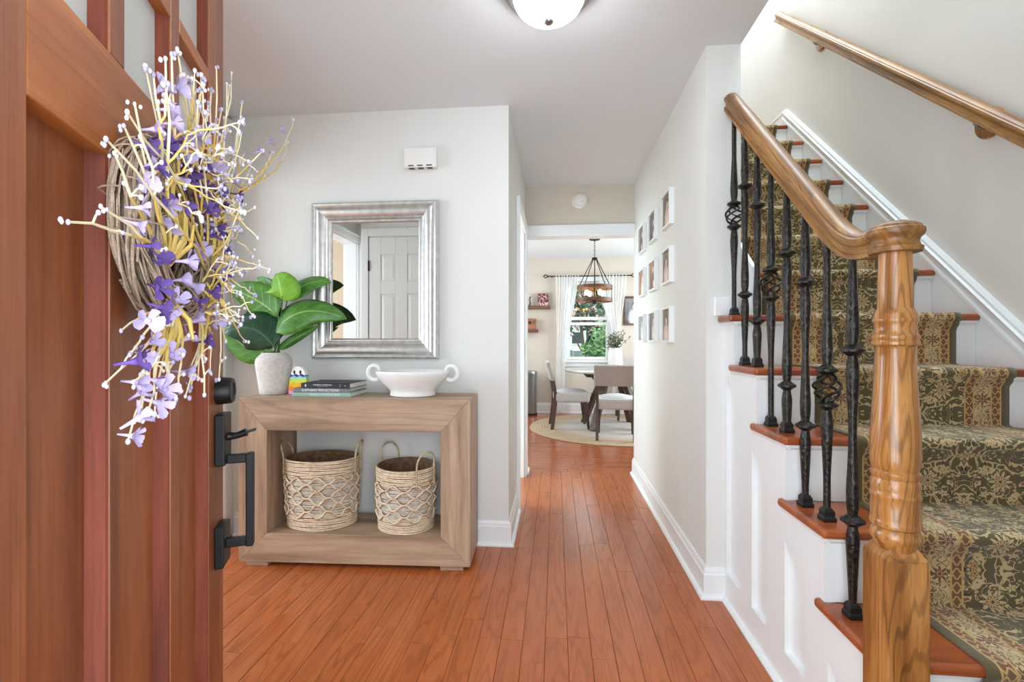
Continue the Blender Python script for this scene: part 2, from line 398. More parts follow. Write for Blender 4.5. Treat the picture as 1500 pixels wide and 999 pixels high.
while y < 7.52:
    x = -2.0-random.random()*0.8
    while x < 2.7:
        L = random.uniform(0.5, 1.4); b.bbox(x+0.0006, x+L-0.0006, y+0.0006, y+wcol-0.0006, -0.012, 0.0, 0.0014); x += L
    y += wcol
b.build('crosswise_planks', M['plank_x'], fl, kind='stuff')
b = MB(); x = -5.1
while x < -2.0:
    b.bbox(x, x+0.083, -0.2, 4.0, -0.012, 0.0, 0.0014); x += 0.0848
b.build('side_room_planks', M['plank'], fl, kind='stuff')

# ceilings (the hall ceiling climbs a touch towards the dining room)
b = MB().hexa([(-1.99,0.2,CH),(0.817,0.2,CH),(0.817,4.2,CH+0.03),(-1.99,4.2,CH+0.03),(-1.99,0.2,2.70),(0.817,0.2,2.70),(0.817,4.2,2.70),(-1.99,4.2,2.70)])
struct('ceiling', b, M['ceiling'], 'flat pale grey ceiling of the entrance hall', 'ceiling')
struct('ceiling_dining', MB().box(-2.1, 2.8, 4.19, 7.9, CH, CH+0.2), M['ceiling'], 'white ceiling of the dining room seen past the header', 'ceiling')
struct('ceiling_living', MB().box(-5.2, -1.99, -0.4, 4.1, CH, CH+0.2), M['ceiling'], 'ceiling of the side room reflected in the mirror', 'ceiling')
struct('ceiling_stairwell', MB().box(0.6, 2.0, 0.1, 5.0, 5.1, 5.2), M['ceiling'], 'high ceiling over the stairwell', 'ceiling')

W = 2.62      # console wall face
struct('wall_console', MB().box(-2.4, -0.262, W, W+0.12, 0, CH+0.1), M['wall'], 'off-white wall behind the console table and mirror', 'wall')
struct('wall_hall_left', MB().box(-0.382, -0.262, W+0.12, 3.22, 0, CH+0.1).box(-0.382, -0.262, 3.22, 3.93, 2.06, CH+0.1).box(-0.382, -0.262, 3.93, 4.07, 0, CH+0.1),
       M['wall'], 'narrow left wall of the hallway with a side doorway', 'wall')
struct('wall_hall_right', MB().box(0.668, 0.8165, 2.17, 4.13, 0, CH+0.1), M['wall'], 'right hallway wall hung with nine small white frames', 'wall')
struct('wall_upper_stair', MB().box(0.70, 0.817, 0.2, 4.9, 2.70, 5.1), M['wall_stair'], 'wall above the hallway beside the upper stairs', 'wall')
struct('wall_stair_right', MB().box(1.69, 1.81, 0.14, 4.9, 0, 5.1), M['wall_stair'], 'tall pale grey wall on the right of the staircase', 'wall')
struct('wall_stair_back', MB().box(0.70, 1.81, 4.8, 4.92, 2.7, 5.1), M['wall_stair'], 'upstairs wall at the head of the stairs', 'wall')
struct('wall_header', MB().box(-0.382, 0.668, 4.07, 4.189, 2.06, CH+0.1), M['beige'], 'beige header wall above the dining room opening', 'wall')
struct('wall_front', MB().box(-1.0, -0.50, 0.14, 0.29, 0, CH).box(0.45, 1.81, 0.14, 0.29, 0, 5.1).box(-0.50, 0.45, 0.14, 0.29, 2.08, CH), M['wall'], 'front wall around the open entrance door', 'wall')
struct('wall_closet', MB().box(-1.71, -0.95, 1.08, 1.2, 0, CH).box(-1.07, -0.95, 0.29, 1.08, 0, CH).box(-1.90, -1.71, 0.74, 0.85, 0, CH).box(-1.71, -1.62, 0.74, 1.08, 0, CH),
       M['wall'], 'closet wall with a white door, seen in the mirror', 'wall')
struct('wall_left', MB().box(-2.02, -1.90, 0.3, 0.85, 0, CH).box(-2.02, -1.90, 0.85, 2.47, 2.08, CH).box(-2.02, -1.90, 2.47, W, 0, CH), M['wall'], 'left wall with a wide cased opening to the side room', 'wall')
struct('wall_living', MB().box(-5.2, -5.08, -0.4, 4.1, 0, CH).box(-5.2, -2.02, -0.4, -0.28, 0, CH).box(-5.2, -0.4, 4.0, 4.12, 0, CH), M['tan'], 'beige wall of the side room seen in the mirror', 'wall')
struct('wall_side_room', MB().box(-2.4, -2.28, 2.74, 4.0, 0, CH), M['wall'], 'wall of the small room off the hallway', 'wall')
WX0, WX1, WZ0, WZ1 = 0.17, 0.84, 0.85, 2.08; DY = 7.5
struct('wall_dining_back', MB().box(-2.1, WX0, DY, DY+0.14, 0, CH).box(WX1, 2.8, DY, DY+0.14, 0, CH).box(WX0, WX1, DY, DY+0.14, 0, WZ0).box(WX0, WX1, DY, DY+0.14, WZ1, CH),
       M['beige'], 'beige back wall of the dining room around the window', 'wall')
struct('wall_dining_left', MB().box(-2.1, -1.98, 4.0, 7.64, 0, CH), M['beige'], 'beige left wall of the dining room', 'wall')
struct('wall_dining_right', MB().box(2.7, 2.82, 4.19, 7.64, 0, CH), M['beige'], 'beige right wall of the dining room', 'wall')
struct('wall_dining_front', MB().box(0.8175, 2.82, 4.07, 4.19, 0, CH).box(-2.1, -0.382, 4.07, 4.19, 0, CH), M['beige'], 'beige front wall of the dining room', 'wall')

# baseboards with a stepped top and a shoe moulding
def base_profile(h=0.135, t=0.016):
    return [(0,0),(t+0.016,0),(t+0.016,0.008),(t+0.010,0.017),(t,0.02),(t,h-0.03),(t-0.004,h-0.024),(t-0.004,h-0.014),(0.006,h),(0,h)]
def baseboard(name, pts, label, h=0.135):
    # pts: path along the floor with the room on the left-hand side of travel
    pr = base_profile(h); P = [Vector((p[0], p[1], 0)) for p in pts]; side = []
    for i in range(len(P)):
        def nrm(a, b): d = (b-a).normalized(); return Vector((-d.y, d.x, 0))
        if i == 0: n = nrm(P[0], P[1])
        elif i == len(P)-1: n = nrm(P[-2], P[-1])
        else:
            n1, n2 = nrm(P[i-1], P[i]), nrm(P[i], P[i+1]); n = (n1+n2); n = n/(n.dot(n1)) if abs(n.dot(n1)) > 1e-6 else n1
        side.append(n)
    b = MB().sweep(pr, P, side, [Vector((0,0,1))]*len(P))
    return struct(name, b, M['trim'], label, 'baseboard', smooth=0.5)
baseboard('baseboard_left', [(-0.262, 3.14), (-0.262, W), (-1.88, W)], 'white baseboard around the corner beside the console table')
baseboard('baseboard_right', [(0.745, 2.17), (0.668, 2.17), (0.668, 4.13)], 'white baseboard along the right hallway wall')
baseboard('baseboard_hall', [(-0.262, 4.19), (-0.262, 4.02)], 'short white baseboard at the dining room opening')
baseboard('baseboard_dining', [(2.7, DY), (-1.98, DY), (-1.98, 4.3)], 'tall white baseboard along the dining room wall', 0.16)

# casings
def casing_prof(w=0.07, t=0.018):
    return [(0,0),(0,t*0.6),(w*0.12,t*0.75),(w*0.2,t*0.75),(w*0.35,t),(w*0.9,t),(w,t*0.85),(w,0)]
def casing_x(name, X, sgn, y0, y1, zt, label, w=0.07):   # around an opening in a wall at X, facing sgn
    b = MB()
    for (ya, yb) in ((y0-w, y0), (y1, y1+w)): b.box(min(X, X+sgn*0.018), max(X, X+sgn*0.018), ya, yb, 0, zt+w)
    b.box(min(X, X+sgn*0.018), max(X, X+sgn*0.018), y0, y1, zt, zt+w)
    b.box(min(X, X+sgn*0.026), max(X, X+sgn*0.026), y0-w-0.006, y0-w+0.012, 0, zt+w+0.006).box(min(X, X+sgn*0.026), max(X, X+sgn*0.026), y1+w-0.012, y1+w+0.006, 0, zt+w+0.006)
    b.box(min(X, X+sgn*0.026), max(X, X+sgn*0.026), y0-w, y1+w, zt+w-0.012, zt+w+0.006)
    return struct(name, b, M['trim'], label, 'casing', bevel=0.003)
casing_x('trim_1', -0.262, 1, 3.22, 3.93, 2.04, 'white casing of the side doorway on the left of the hall')
struct('trim_2', MB().box(-0.39, -0.262, 3.22, 3.235, 0, 2.04).box(-0.39, -0.262, 3.915, 3.93, 0, 2.04).box(-0.39, -0.262, 3.22, 3.93, 2.04, 2.06), M['trim'], 'white jamb lining of the hallway side doorway', 'jamb', bevel=0.002)
struct('trim_3', MB().box(-0.30, 0.668, 4.052, 4.07, 2.05, 2.125).box(-0.30, 0.668, 4.044, 4.07, 2.118, 2.132).box(-0.382, 0.668, 4.06, 4.20, 2.04, 2.06).box(-0.382, -0.262, 4.07, 4.19, 0, 2.05), M['trim'], 'white casing across the header of the dining room opening', 'casing', bevel=0.002)
MB().box(-0.262, -0.2605, 4.10, 4.125, 1.03, 1.10).build('strike_plate', M['nickel'], bpy.data.objects['trim_3'])
casing_x('trim_4', -1.90, 1, 0.86, 2.455, 2.08, 'white casing of the wide opening left of the console table')
struct('trim_5', MB().box(-2.03, -1.90, 0.85, 0.865, 0, 2.08).box(-2.03, -1.90, 2.45, 2.47, 0, 2.08).box(-2.03, -1.90, 0.85, 2.47, 2.065, 2.085), M['trim'], 'white jamb of the wide opening reflected in the mirror', 'jamb', bevel=0.002)
o = struct('trim_6', MB().box(0.70, 0.80, 2.155, 2.17, 1.25, 1.335), M['trim'], 'white block on the wall end above the sixth stair tread', 'trim', bevel=0.004)
b = MB()
for a, c in ((-1.70, -1.64), (-1.04, -0.975)): b.box(a, c, 1.2, 1.218, 0, 2.13)
b.box(-1.64, -1.04, 1.2, 1.218, 2.06, 2.13)
struct('trim_7', b, M['trim'], 'white casing around the closet door seen in the mirror', 'casing', bevel=0.003)

# closet door: six panels, seen in the mirror
d2 = struct('door_2', MB().box(-1.632, -1.048, 1.185, 1.203, 0.01, 2.05), M['white_door'], 'white six-panel closet door reflected in the silver mirror', 'door')
st = 0.105; pw = 0.135
cols = ((-1.632+st, -1.632+st+pw), (-1.048-st-pw, -1.048-st))
rows = ((0.22, 0.86), (0.98, 1.55), (1.66, 1.90))
b = MB()
b.box(-1.632, cols[0][0], 1.203, 1.211, 0.01, 2.05).box(cols[1][1], -1.048, 1.203, 1.211, 0.01, 2.05).box(cols[0][1], cols[1][0], 1.203, 1.211, 0.01, 2.05)
zz = [0.01]+[q for r in rows for q in r]+[2.05]
for (a, c) in cols:
    for i in range(0, len(zz), 2): b.box(a, c, 1.203, 1.211, zz[i], zz[i+1])
b.build('door_frame', M['white_door'], d2, bevel=0.003)
for (a, c) in cols:
    for (e, f) in rows:
        q = MB(); m = 0.03
        q.add([(a,1.2035,e),(c,1.2035,e),(c,1.2035,f),(a,1.2035,f),(a+m,1.21,e+m),(c-m,1.21,e+m),(c-m,1.21,f-m),(a+m,1.21,f-m)], [(4,5,6,7),(0,1,5,4),(1,2,6,5),(2,3,7,6),(3,0,4,7)])
        q.build('door_panel', M['white_door'], d2)
for z in (0.3, 1.05, 1.80): MB().box(-1.640, -1.628, 1.205, 1.222, z-0.045, z+0.045).build('hinge', M['black'], d2)

# front door, opened inwards: local x runs from hinge to free edge, local -y is the outside face
A = math.radians(23.2)
DM = Matrix.Translation((-0.485, 0.29, 0.0)) @ Matrix.Rotation(PI/2+A, 4, 'Z')
D1 = bpy.data.objects.new('door_1', None); COL.objects.link(D1); D1.matrix_world = DM; D1['kind'] = 'structure'
tag(D1, 'open mahogany front door with small glass lites and a flower wreath', 'door')
DW, DT, DB, DH = 0.912, 0.045, 0.015, 2.06
# outside face is local -y... rotation by 90+A maps local y to world (-cos A, -sin A); outside is +X so outside is local -y
S1, S2 = 0.168, 0.792                      # stile edges
mull = ((0.340, 0.384), (0.562, 0.606))    # mullions between the panels
RB, RT = 1.398, 1.542                      # middle rail
def dbox(x0, x1, z0, z1, y0=0.0, y1=DT): return MB().box(x0, x1, y0, y1, z0, z1)
dbox(0, S1, DB, DH).build('stile', M['door_z'], D1, bevel=0.002); dbox(S2, DW, DB, DH).build('stile', M['door_z'], D1, bevel=0.002)
dbox(S1, S2, RB, RT).build('middle_rail', M['door_x'], D1, bevel=0.002); dbox(S1, S2, DB, 0.22).build('bottom_rail', M['door_x'], D1, bevel=0.002); dbox(S1, S2, 1.99, DH).build('top_rail', M['door_x'], D1, bevel=0.002)
for a, c in mull:
    dbox(a, c, 0.22, RB).build('mullion', M['door_z'], D1, bevel=0.002); dbox(a, c, RT, 1.99).build('mullion', M['door_z'], D1, bevel=0.002)
cells = ((S1, mull[0][0]), (mull[0][1], mull[1][0]), (mull[1][1], S2))
HB = (1.735, 1.765)
for a, c in cells:
    dbox(a, c, 0.22, RB, 0.024, 0.038).build('door_panel', M['door_z'], D1)
    m = MB()                                               # reddish moulding lining the panel recess
    m.prism([(c,0.002),(c,0.025),(c-0.013,0.025),(c-0.004,0.004)], 'z', 0.22, RB).prism([(a,0.002),(a,0.025),(a+0.013,0.025),(a+0.004,0.004)], 'z', 0.22, RB)
    m.build('panel_moulding', M['door_red'], D1)
    dbox(a, c, HB[0], HB[1]).build('glazing_bar', M['door_x'], D1, bevel=0.002)
    for (e, f) in ((RT, HB[0]), (HB[1], 1.99)):
        g = dbox(a, c, e, f, 0.021, 0.025).build('pane', M['frost'], D1)
        m = MB(); w = 0.012
        m.prism([(c,0.003),(c,0.021),(c-w,0.021),(c-0.003,0.005)], 'z', e, f).prism([(a,0.003),(a,0.021),(a+w,0.021),(a+0.003,0.005)], 'z', e, f)
        m.build('lite_moulding', M['door_red'], D1)
# hardware
def dtube(name, pts, r, mat, n=10): return MB().tube(pts, r, n).build(name, mat, D1, smooth=SM)
q = MB().lathe([(0.034,0),(0.034,0.004),(0.0315,0.03),(0.029,0.034),(0.020,0.034),(0.018,0.031),(0.004,0.031)], 28)
q.xf(Matrix.Translation((0.862, 0, 1.018)) @ Matrix.Rotation(PI/2, 4, 'X')).build('deadbolt', M['black'], D1, smooth=0.5, label='round black deadbolt')
MB().box(0.832, 0.898, -0.022, 0, 0.838, 0.962).build('lock_plate', M['black'], D1, bevel=0.003)
MB().tube([(0.868,-0.018,0.904),(0.868,-0.04,0.905),(0.868,-0.062,0.913)], [0.011,0.008,0.010], 10).build('thumb_latch', M['black'], D1, smooth=SM)
MB().bar((0.868,-0.030,0.905), (0.874,-0.082,0.918), 0.024, 0.005).build('thumb_press', M['black'], D1, bevel=0.002)
MB().box(0.832, 0.898, -0.020, 0, 0.592, 0.692).build('lower_mount', M['black'], D1, bevel=0.003)
MB().box(0.856, 0.874, -0.075, -0.02, 0.838, 0.860).box(0.856, 0.874, -0.075, -0.018, 0.632, 0.654).box(0.853, 0.877, -0.079, -0.062, 0.630, 0.862).build('pull_handle', M['black'], D1, bevel=0.003)
for z in (0.25, 1.05, 1.85): MB().tube([(-0.006,0.05,z-0.05),(-0.006,0.05,z+0.05)], 0.008, 8).build('hinge', M['black'], D1, smooth=SM)

# ------------------------------------------------------------------ wreath on the door (door coordinates: x along leaf, y outwards is negative, z up)
WR = thing('wreath', 'grapevine wreath with yellow stems, white berries and purple silk flowers on the front door', 'wreath')
WR.matrix_world = DM
FLW = [(0.345,1.421,0.062,0),(0.339,1.347,0.058,0),(0.343,1.337,0.067,1),(0.4,1.437,0.06,1),(0.342,1.434,0.057,0),(0.489,1.403,0.067,0),(0.539,1.417,0.083,0),(0.698,1.458,0.079,0),(0.385,1.428,0.078,1),(0.334,1.499,0.062,1),(0.364,1.518,0.071,1),(0.29,1.267,0.063,0),(0.333,1.253,0.06,0),(0.377,1.304,0.058,1),(0.415,1.237,0.061,1),(0.368,1.26,0.083,1),(0.597,1.314,0.08,0),(0.282,1.185,0.079,0),(0.318,1.183,0.079,1),(0.593,1.252,0.061,0),(0.251,1.287,0.064,1),(0.235,1.304,0.074,1),(0.273,1.368,0.077,0),(0.484,1.365,0.081,0),(0.58,1.397,0.081,0),(0.315,1.138,0.058,1),(0.28,1.088,0.073,1),(0.226,1.046,0.075,1),(0.223,1.026,0.07,1),(0.27,1.072,0.06,1),(0.417,1.144,0.069,1),(0.439,1.089,0.058,1),(0.196,1.116,0.083,0),(0.288,1.075,0.081,1),(0.565,1.174,0.071,1),(0.329,1.18,0.064,0),(0.316,1.445,0.082,1),(0.436,1.469,0.072,1),(0.451,1.493,0.081,0),(0.614,1.522,0.08,1),(0.259,1.34,0.07,1),(0.387,1.389,0.067,1),(0.493,1.438,0.073,0),(0.553,1.337,0.068,0),(0.341,1.316,0.06,1),(0.296,1.379,0.064,1),(0.241,1.165,0.079,1),(0.497,1.175,0.056,1),(0.695,1.389,0.056,1),(0.597,1.28,0.074,1),(0.305,1.429,0.063,1),(0.33,1.469,0.071,1),(0.453,1.441,0.069,0),(0.585,1.482,0.065,1),(0.353,1.341,0.085,0),(0.626,1.352,0.061,0),(0.305,1.214,0.067,0),(0.401,1.203,0.061,1),(0.453,1.208,0.074,0),(0.274,1.122,0.063,1),(0.359,1.119,0.066,1),(0.276,1.059,0.077,1),(0.243,1.089,0.065,1),(0.498,1.139,0.072,0),(0.639,1.468,0.082,1),(0.298,1.402,0.058,0),(0.421,1.466,0.057,1)]
UPT = [(0.288,1.505,0.06),(0.285,1.518,0.084),(0.325,1.546,0.078),(0.4,1.594,0.061),(0.595,1.674,0.065),(0.739,1.74,0.058),(0.645,1.669,0.071),(0.747,1.714,0.052),(0.731,1.675,0.081),(0.676,1.618,0.09),(0.409,1.545,0.093),(0.438,1.578,0.083),(1.489,1.982,0.093),(1.649,1.973,0.051),(1.214,1.746,0.063),(0.667,1.581,0.093),(0.127,1.346,0.085),(0.186,1.352,0.068),(0.173,1.405,0.092),(0.183,1.383,0.078),(0.168,1.393,0.087),(0.093,1.252,0.07),(0.306,1.504,0.063),(0.472,1.58,0.059),(0.524,1.572,0.07),(0.447,1.578,0.056),(0.734,1.536,0.067),(0.706,1.439,0.093),(0.336,1.491,0.065),(0.693,1.636,0.05),(0.294,1.413,0.052),(0.809,1.415,0.058),(0.779,1.53,0.085),(0.161,1.285,0.066),(0.839,1.598,0.063),(0.605,1.636,0.054),(0.382,1.508,0.094),(0.381,1.524,0.069),(0.333,1.479,0.059)]
DNT = [(0.226,1.09,0.043),(0.264,1.153,0.043),(0.27,1.011,0.048),(0.259,1.051,0.074),(0.355,1.034,0.047),(0.399,1.041,0.042),(0.423,1.051,0.065),(0.493,1.059,0.052),(0.428,1.052,0.09),(0.627,1.078,0.046),(0.608,1.064,0.066),(0.204,1.092,0.079),(0.271,1.038,0.06),(0.286,1.061,0.089),(0.398,1.065,0.064),(0.531,1.071,0.052),(0.678,1.139,0.061),(0.848,1.206,0.042),(0.241,1.123,0.061),(0.303,1.098,0.052),(0.749,1.139,0.084),(0.615,1.249,0.082),(0.336,1.081,0.065),(0.367,1.069,0.042),(0.485,1.092,0.053),(0.57,1.101,0.052)]
rw = random.Random(5)
rc = Vector((0.456, -0.032, 1.318)); b = MB()
for i in range(120):                                       # grapevine ring of many wound twigs
    ph = rw.random()*2*PI; tw = rw.uniform(-1.3, 1.3); R0 = 0.130+rw.uniform(-0.006, 0.006); rt = rw.uniform(0.010, 0.037)
    sp = rw.uniform(0.6, 1.0)*2*PI; a0 = rw.random()*2*PI; pts = []
    for k in range(22):
        a = a0+sp*k/21; q = ph+tw*a
        R = R0+rt*math.cos(q)+0.004*math.sin(5*a+ph)
        pts.append(rc+Vector((R*math.cos(a), -rt*math.sin(q)*0.8, R*0.90*math.sin(a))))
        pts[-1].y = min(pts[-1].y, -0.004)
    b.tube(pts, rw.uniform(0.0013, 0.0024), 5)
for i in range(10):                                       # wire-thin tendrils tying it
    a = rw.random()*2*PI; pts = []
    for k in range(21):
        q = 2*PI*k/20; R = 0.130+0.042*math.cos(q); aa = a+0.10*k/20
        pts.append(rc+Vector((R*math.cos(aa), min(0.03, -0.037*math.sin(q)), R*0.9*math.sin(aa))))
    b.tube(pts, 0.0014, 4)
b.build('vine_ring', M['twig'], WR, smooth=SM)
bY, bC, bP, bL = MB(), MB(), MB(), MB()
def branch(p0, p1, bend, r0, r1, berries=True, col=None):
    p0, p1 = Vector(p0), Vector(p1); pts = []; n = 7; L = (p1-p0).length
    sd = Vector((rw.uniform(-1,1), rw.uniform(-0.6,0.2), rw.uniform(-1,1)))*bend*L
    for k in range(n+1):
        t = k/n; pts.append(p0.lerp(p1, t)+sd*math.sin(PI*t)*0.5+Vector((rw.uniform(-1,1), rw.uniform(-1,1), rw.uniform(-1,1)))*0.003)
    pts[-1] = p1; h = n//2+rw.choice((0,1,1,2))
    bY.tube(pts[:h+1], [r0+(r1-r0)*k/n for k in range(h+1)], 5)
    bC.tube(pts[h:], [r0+(r1-r0)*k/n for k in range(h, n+1)], 5)
    if berries:
        (bP if rw.random() < 0.7 else bL).ball(p1, rw.uniform(0.0024, 0.0036)*(0.72 if p1.x < 0.25 else 1), 6, 4, (1,1,1.4))
        for k in range(rw.choice((0,1,2,2))):
            d = Vector((rw.uniform(-1,1), rw.uniform(-1,1), rw.uniform(-1.2,0.2))).normalized()*0.0062
            (bP if rw.random() < 0.5 else bL).ball(p1+d, rw.uniform(0.0024, 0.0034)*(0.72 if p1.x < 0.25 else 1), 6, 4, (1,1,1.35))
        for k in range(rw.randint(1, 3)):
            i = rw.randint(n//2-1, n-1); q = pts[i]; d = Vector((rw.uniform(-1,1), rw.uniform(-1,0.3), rw.uniform(-0.6,1))).normalized()*rw.uniform(0.008, 0.022)
            bC.tube([q, q+d*0.6+Vector((0,0,0.002)), q+d], 0.0012, 4)
            (bP if rw.random() < 0.6 else bL).ball(q+d, rw.uniform(0.0022, 0.0033), 6, 4, (1,1,1.2))
    return pts
bA, bB, bCc, bD = (0.394,-0.05,1.257), (0.599,-0.05,1.273), (0.558,-0.05,1.369), (0.407,-0.05,1.204)
for i, (u, z, o) in enumerate(UPT):
    src = bA if (u < 0.36 and i % 4) else (bCc if i % 2 else bB)
    if u > 0.75: src = (0.722, -0.06, 1.454)
    branch(src, (u, -o, z), 0.12, 0.0032 if src is bA else 0.0027, 0.0012)
for i, (u, z, o) in enumerate(DNT):
    src = bD if u < 0.42 else bB
    branch(src, (u, -o, z), 0.16, 0.0028, 0.0012)
for i in range(60):                                       # shorter filler sprigs
    a = rw.uniform(-1.2, 2.9); R = rw.uniform(0.09, 0.17); p0 = rc+Vector((R*math.cos(a), -0.035, R*math.sin(a)))
    d = Vector((rw.uniform(-0.5,0.8), rw.uniform(-0.5,-0.15), rw.uniform(-0.6,1.0))).normalized()*rw.uniform(0.05, 0.12)
    branch(p0, p0+d, 0.2, 0.0020, 0.0010)
for src, n in ((bA, 9), (bB, 7), (bD, 6)):                # thick yellow bundle at each cluster's heart
    for i in range(n):
        p1 = Vector(src)+Vector((rw.uniform(-0.05,0.04), rw.uniform(-0.03,0), rw.uniform(0.07,0.16) if src is not bD else -rw.uniform(0.05,0.1)))
        bY.tube([src, Vector(src).lerp(p1, 0.5)+Vector((rw.uniform(-.01,.01),-0.01,0)), p1], [0.0044,0.0034,0.0020], 6)
bY.build('yellow_stems', M['yellow'], WR, smooth=SM, kind='stuff'); bC.build('cream_stems', M['cream'], WR, smooth=SM, kind='stuff')
bP.build('white_berries', M['pip'], WR, smooth=3.2, kind='stuff'); bL.build('lilac_berries', M['pip_lilac'], WR, smooth=3.2, kind='stuff')
def flower_mb(seed):
    r = random.Random(seed); b = MB(); n = 5
    for k in range(n):
        a = 2*PI*k/n+r.uniform(-0.25, 0.25); L = r.uniform(0.016, 0.022); w = r.uniform(0.0045, 0.0068); lift = r.uniform(0.5, 1.2)
        ca, sa = math.cos(a), math.sin(a); P = []
        for (t, ww) in ((0.0, 0.18), (0.4, 0.8), (0.75, 1.0), (1.0, 0.35)):
            rr = L*t*math.cos(lift*t); zz = L*t*math.sin(lift)*(1-0.25*t)
            for sgn, dz in ((-1, 0.0015), (0, -0.0008), (1, 0.0015)):
                y = sgn*w*ww; P.append((rr*ca-y*sa, rr*sa+y*ca, zz+dz*ww))
        b.add(P, [(i*3+j, i*3+j+1, (i+1)*3+j+1, (i+1)*3+j) for i in range(3) for j in range(2)])
    b.lathe([(0.0014,-0.016),(0.0022,-0.004),(0.0045,0.002),(0.002,0.004)], 6)
    return b
fme = {}
for c, mt in ((0, 'purple'), (1, 'lilac')):
    for v in range(3): fme[(c, v)] = flower_mb(10*c+v).mesh('flower', M[mt], 3.2)
extra = []
for i in range(20):
    a = rw.uniform(-1.6, 2.7); R = rw.uniform(0.08, 0.17)
    extra.append((rc.x+R*math.cos(a)*1.0, rc.z+R*math.sin(a)*1.05, rw.uniform(0.05, 0.08), rw.choice((0,1,1))))
for i, (u, z, o, c) in enumerate(FLW+extra):
    fo = bpy.data.objects.new('flower', fme[(c, i % 3)]); COL.objects.link(fo); fo.parent = WR
    fo.location = (u, -o, z); fo.rotation_euler = (PI/2+rw.uniform(-0.7, 0.7), rw.uniform(-0.6, 0.6), rw.uniform(-0.8, 0.8)); s_ = rw.uniform(0.9, 1.25); fo.scale = (s_, s_, s_)
for (u, z) in ((0.882,1.622),(1.044,1.712),(1.254,1.832)):
    fo = bpy.data.objects.new('flower', fme[(1, 1)]); COL.objects.link(fo); fo.parent = WR; fo.location = (u, -0.085, z); fo.rotation_euler = (0.9, 0.5, 0.3); fo.scale = (0.85,)*3

# ------------------------------------------------------------------ staircase
RISE, RUN = 0.208, 0.2218
def NO(k): return 1.135+RUN*(k-2)          # front of nosing k
SXL, SXR = 0.750, 1.672
ST = thing('staircase', 'white staircase with red-stained treads rising along the right wall', 'staircase', (0,0,0))
for k in range(1, 14):
    zt = RISE*k; y0 = NO(k); y1 = NO(k+1)+0.03
    xl = 0.727 if k <= 5 else 0.817
    if k == 13: y1 = 4.8
    b = MB().box(xl, SXR, y0, y1, zt-0.027, zt)
    if k == 6: b = MB().box(xl, SXR, y0, y1, zt-0.027, zt).box(0.715, 0.82, y0, 2.169, zt-0.027, zt)
    if k <= 5: b = MB().prism([(0.727,y0),(SXR,y0),(SXR,y1),(0.752,y1),(0.752,y1+0.024),(0.727,y1+0.024)], 'z', zt-0.027, zt)
    b.build('tread', M['cherry_x'], ST, bevel=0.010, seg=3)
    xr = 0.7622 if k <= 6 else 0.817
    yr = y0+0.026
    b = MB().box(xr, SXR, yr, yr+0.018, zt-RISE, zt-0.027)
    b.prism([(yr,zt-0.027),(yr-0.016,zt-0.027),(yr-0.013,zt-0.036),(yr,zt-0.045)], 'x', xr if k > 6 else 0.742, SXR)
    b.build('riser', M['trim'], ST)
    if k <= 6: # cove under the return nosing
        ye = min(NO(k+1)+0.05, 2.17)
        MB().prism([(0.752,zt-0.027),(0.735,zt-0.027),(0.738,zt-0.036),(0.752,zt-0.045)], 'y', yr-0.012, ye).build('cove', M['trim'], ST)
# stringer panel: stepped white face with recessed panels
poly = [(1.195, 0.0), (2.17, 0.0), (2.17, RISE*6-0.027)]
for k in range(6, 1, -1):
    yr = NO(k)+0.034; poly += [(yr, RISE*k-0.027), (yr, RISE*(k-1)-0.027)]
poly = poly[:-1]; poly.append((NO(2)+0.026, RISE*1-0.027)); poly.append((NO(2)+0.026, 0.0)); poly = [(NO(2)+0.026, 0.0)]+poly[1:-1]
MB().prism(poly, 'x', 0.762, 0.778).build('stringer_panel', M['trim'], ST)
# raised framing on the panel: bottom rail, stiles, sloping top rail and stepped fascia
def slope(y): return 0.985+(y-2.127)*0.932
b = MB(); b.box(0.742, 0.762, 1.19, 2.17, 0.0, 0.128)
rec = ((1.985, 2.135), (1.745, 1.868), (1.485, 1.608), (1.235, 1.365))
ys = [2.17]
for a, c in rec: ys += [c, a]
ys.append(1.19)
for i in range(0, len(ys), 2):
    c, a = ys[i], ys[i+1]
    b.prism([(a,0.128),(c,0.128),(c,slope(c)),(a,slope(a))], 'x', 0.742, 0.762)
up = [(1.19, slope(1.19)), (2.17, slope(2.17))]+[q for q in poly[2:] ]
for k in range(2, 7):      # fascia band between the slope and the treads, one block per tread
    ya = max(NO(k)+0.026, 1.19); yb = min(NO(k+1)+0.026, 2.17)
    b.prism([(ya, slope(ya)), (yb, slope(yb)), (yb, RISE*k-0.027), (ya, RISE*k-0.027)], 'x', 0.742, 0.762)
b.build('panel_frame', M['trim'], ST)
MB().prism([(0.742,0),(0.724,0),(0.724,0.008),(0.730,0.017),(0.742,0.02)], 'y', 1.19, 2.15).build('shoe_moulding', M['trim'], ST)
# wall skirt with moulded cap on the right wall
def sk(y): return 0.416+(y-1.135)*0.938+0.085
p0, p1 = Vector((1.69, 0.75, sk(0.75))), Vector((1.69, 3.62, sk(3.62)))
upv = Vector((0,-math.sin(math.atan(0.938)), math.cos(math.atan(0.938)))); sdv = Vector((-1,0,0))
b = MB().sweep([(0.0,-0.10),(0.018,-0.10),(0.018,-0.072),(0.024,-0.068),(0.024,-0.056),(0.016,-0.050),(0.019,-0.036),(0.030,-0.026),(0.034,-0.016),(0.026,-0.010),(0.026,0.0),(0.0,0.006)], [p0, p1], [sdv, sdv], [upv, upv])
b.prism([(0.75, 0), (0.75, sk(0.75)-0.10), (3.62, sk(3.62)-0.10), (4.8, 2.72), (4.8, 2.6), (3.0, 0)], 'x', 1.673, 1.69)
b.box(1.6725, 1.69, 3.625, 4.8, 2.70, 2.84).box(1.668, 1.69, 3.625, 4.8, 2.82, 2.835)
b.build('wall_skirt', M['trim'], ST)
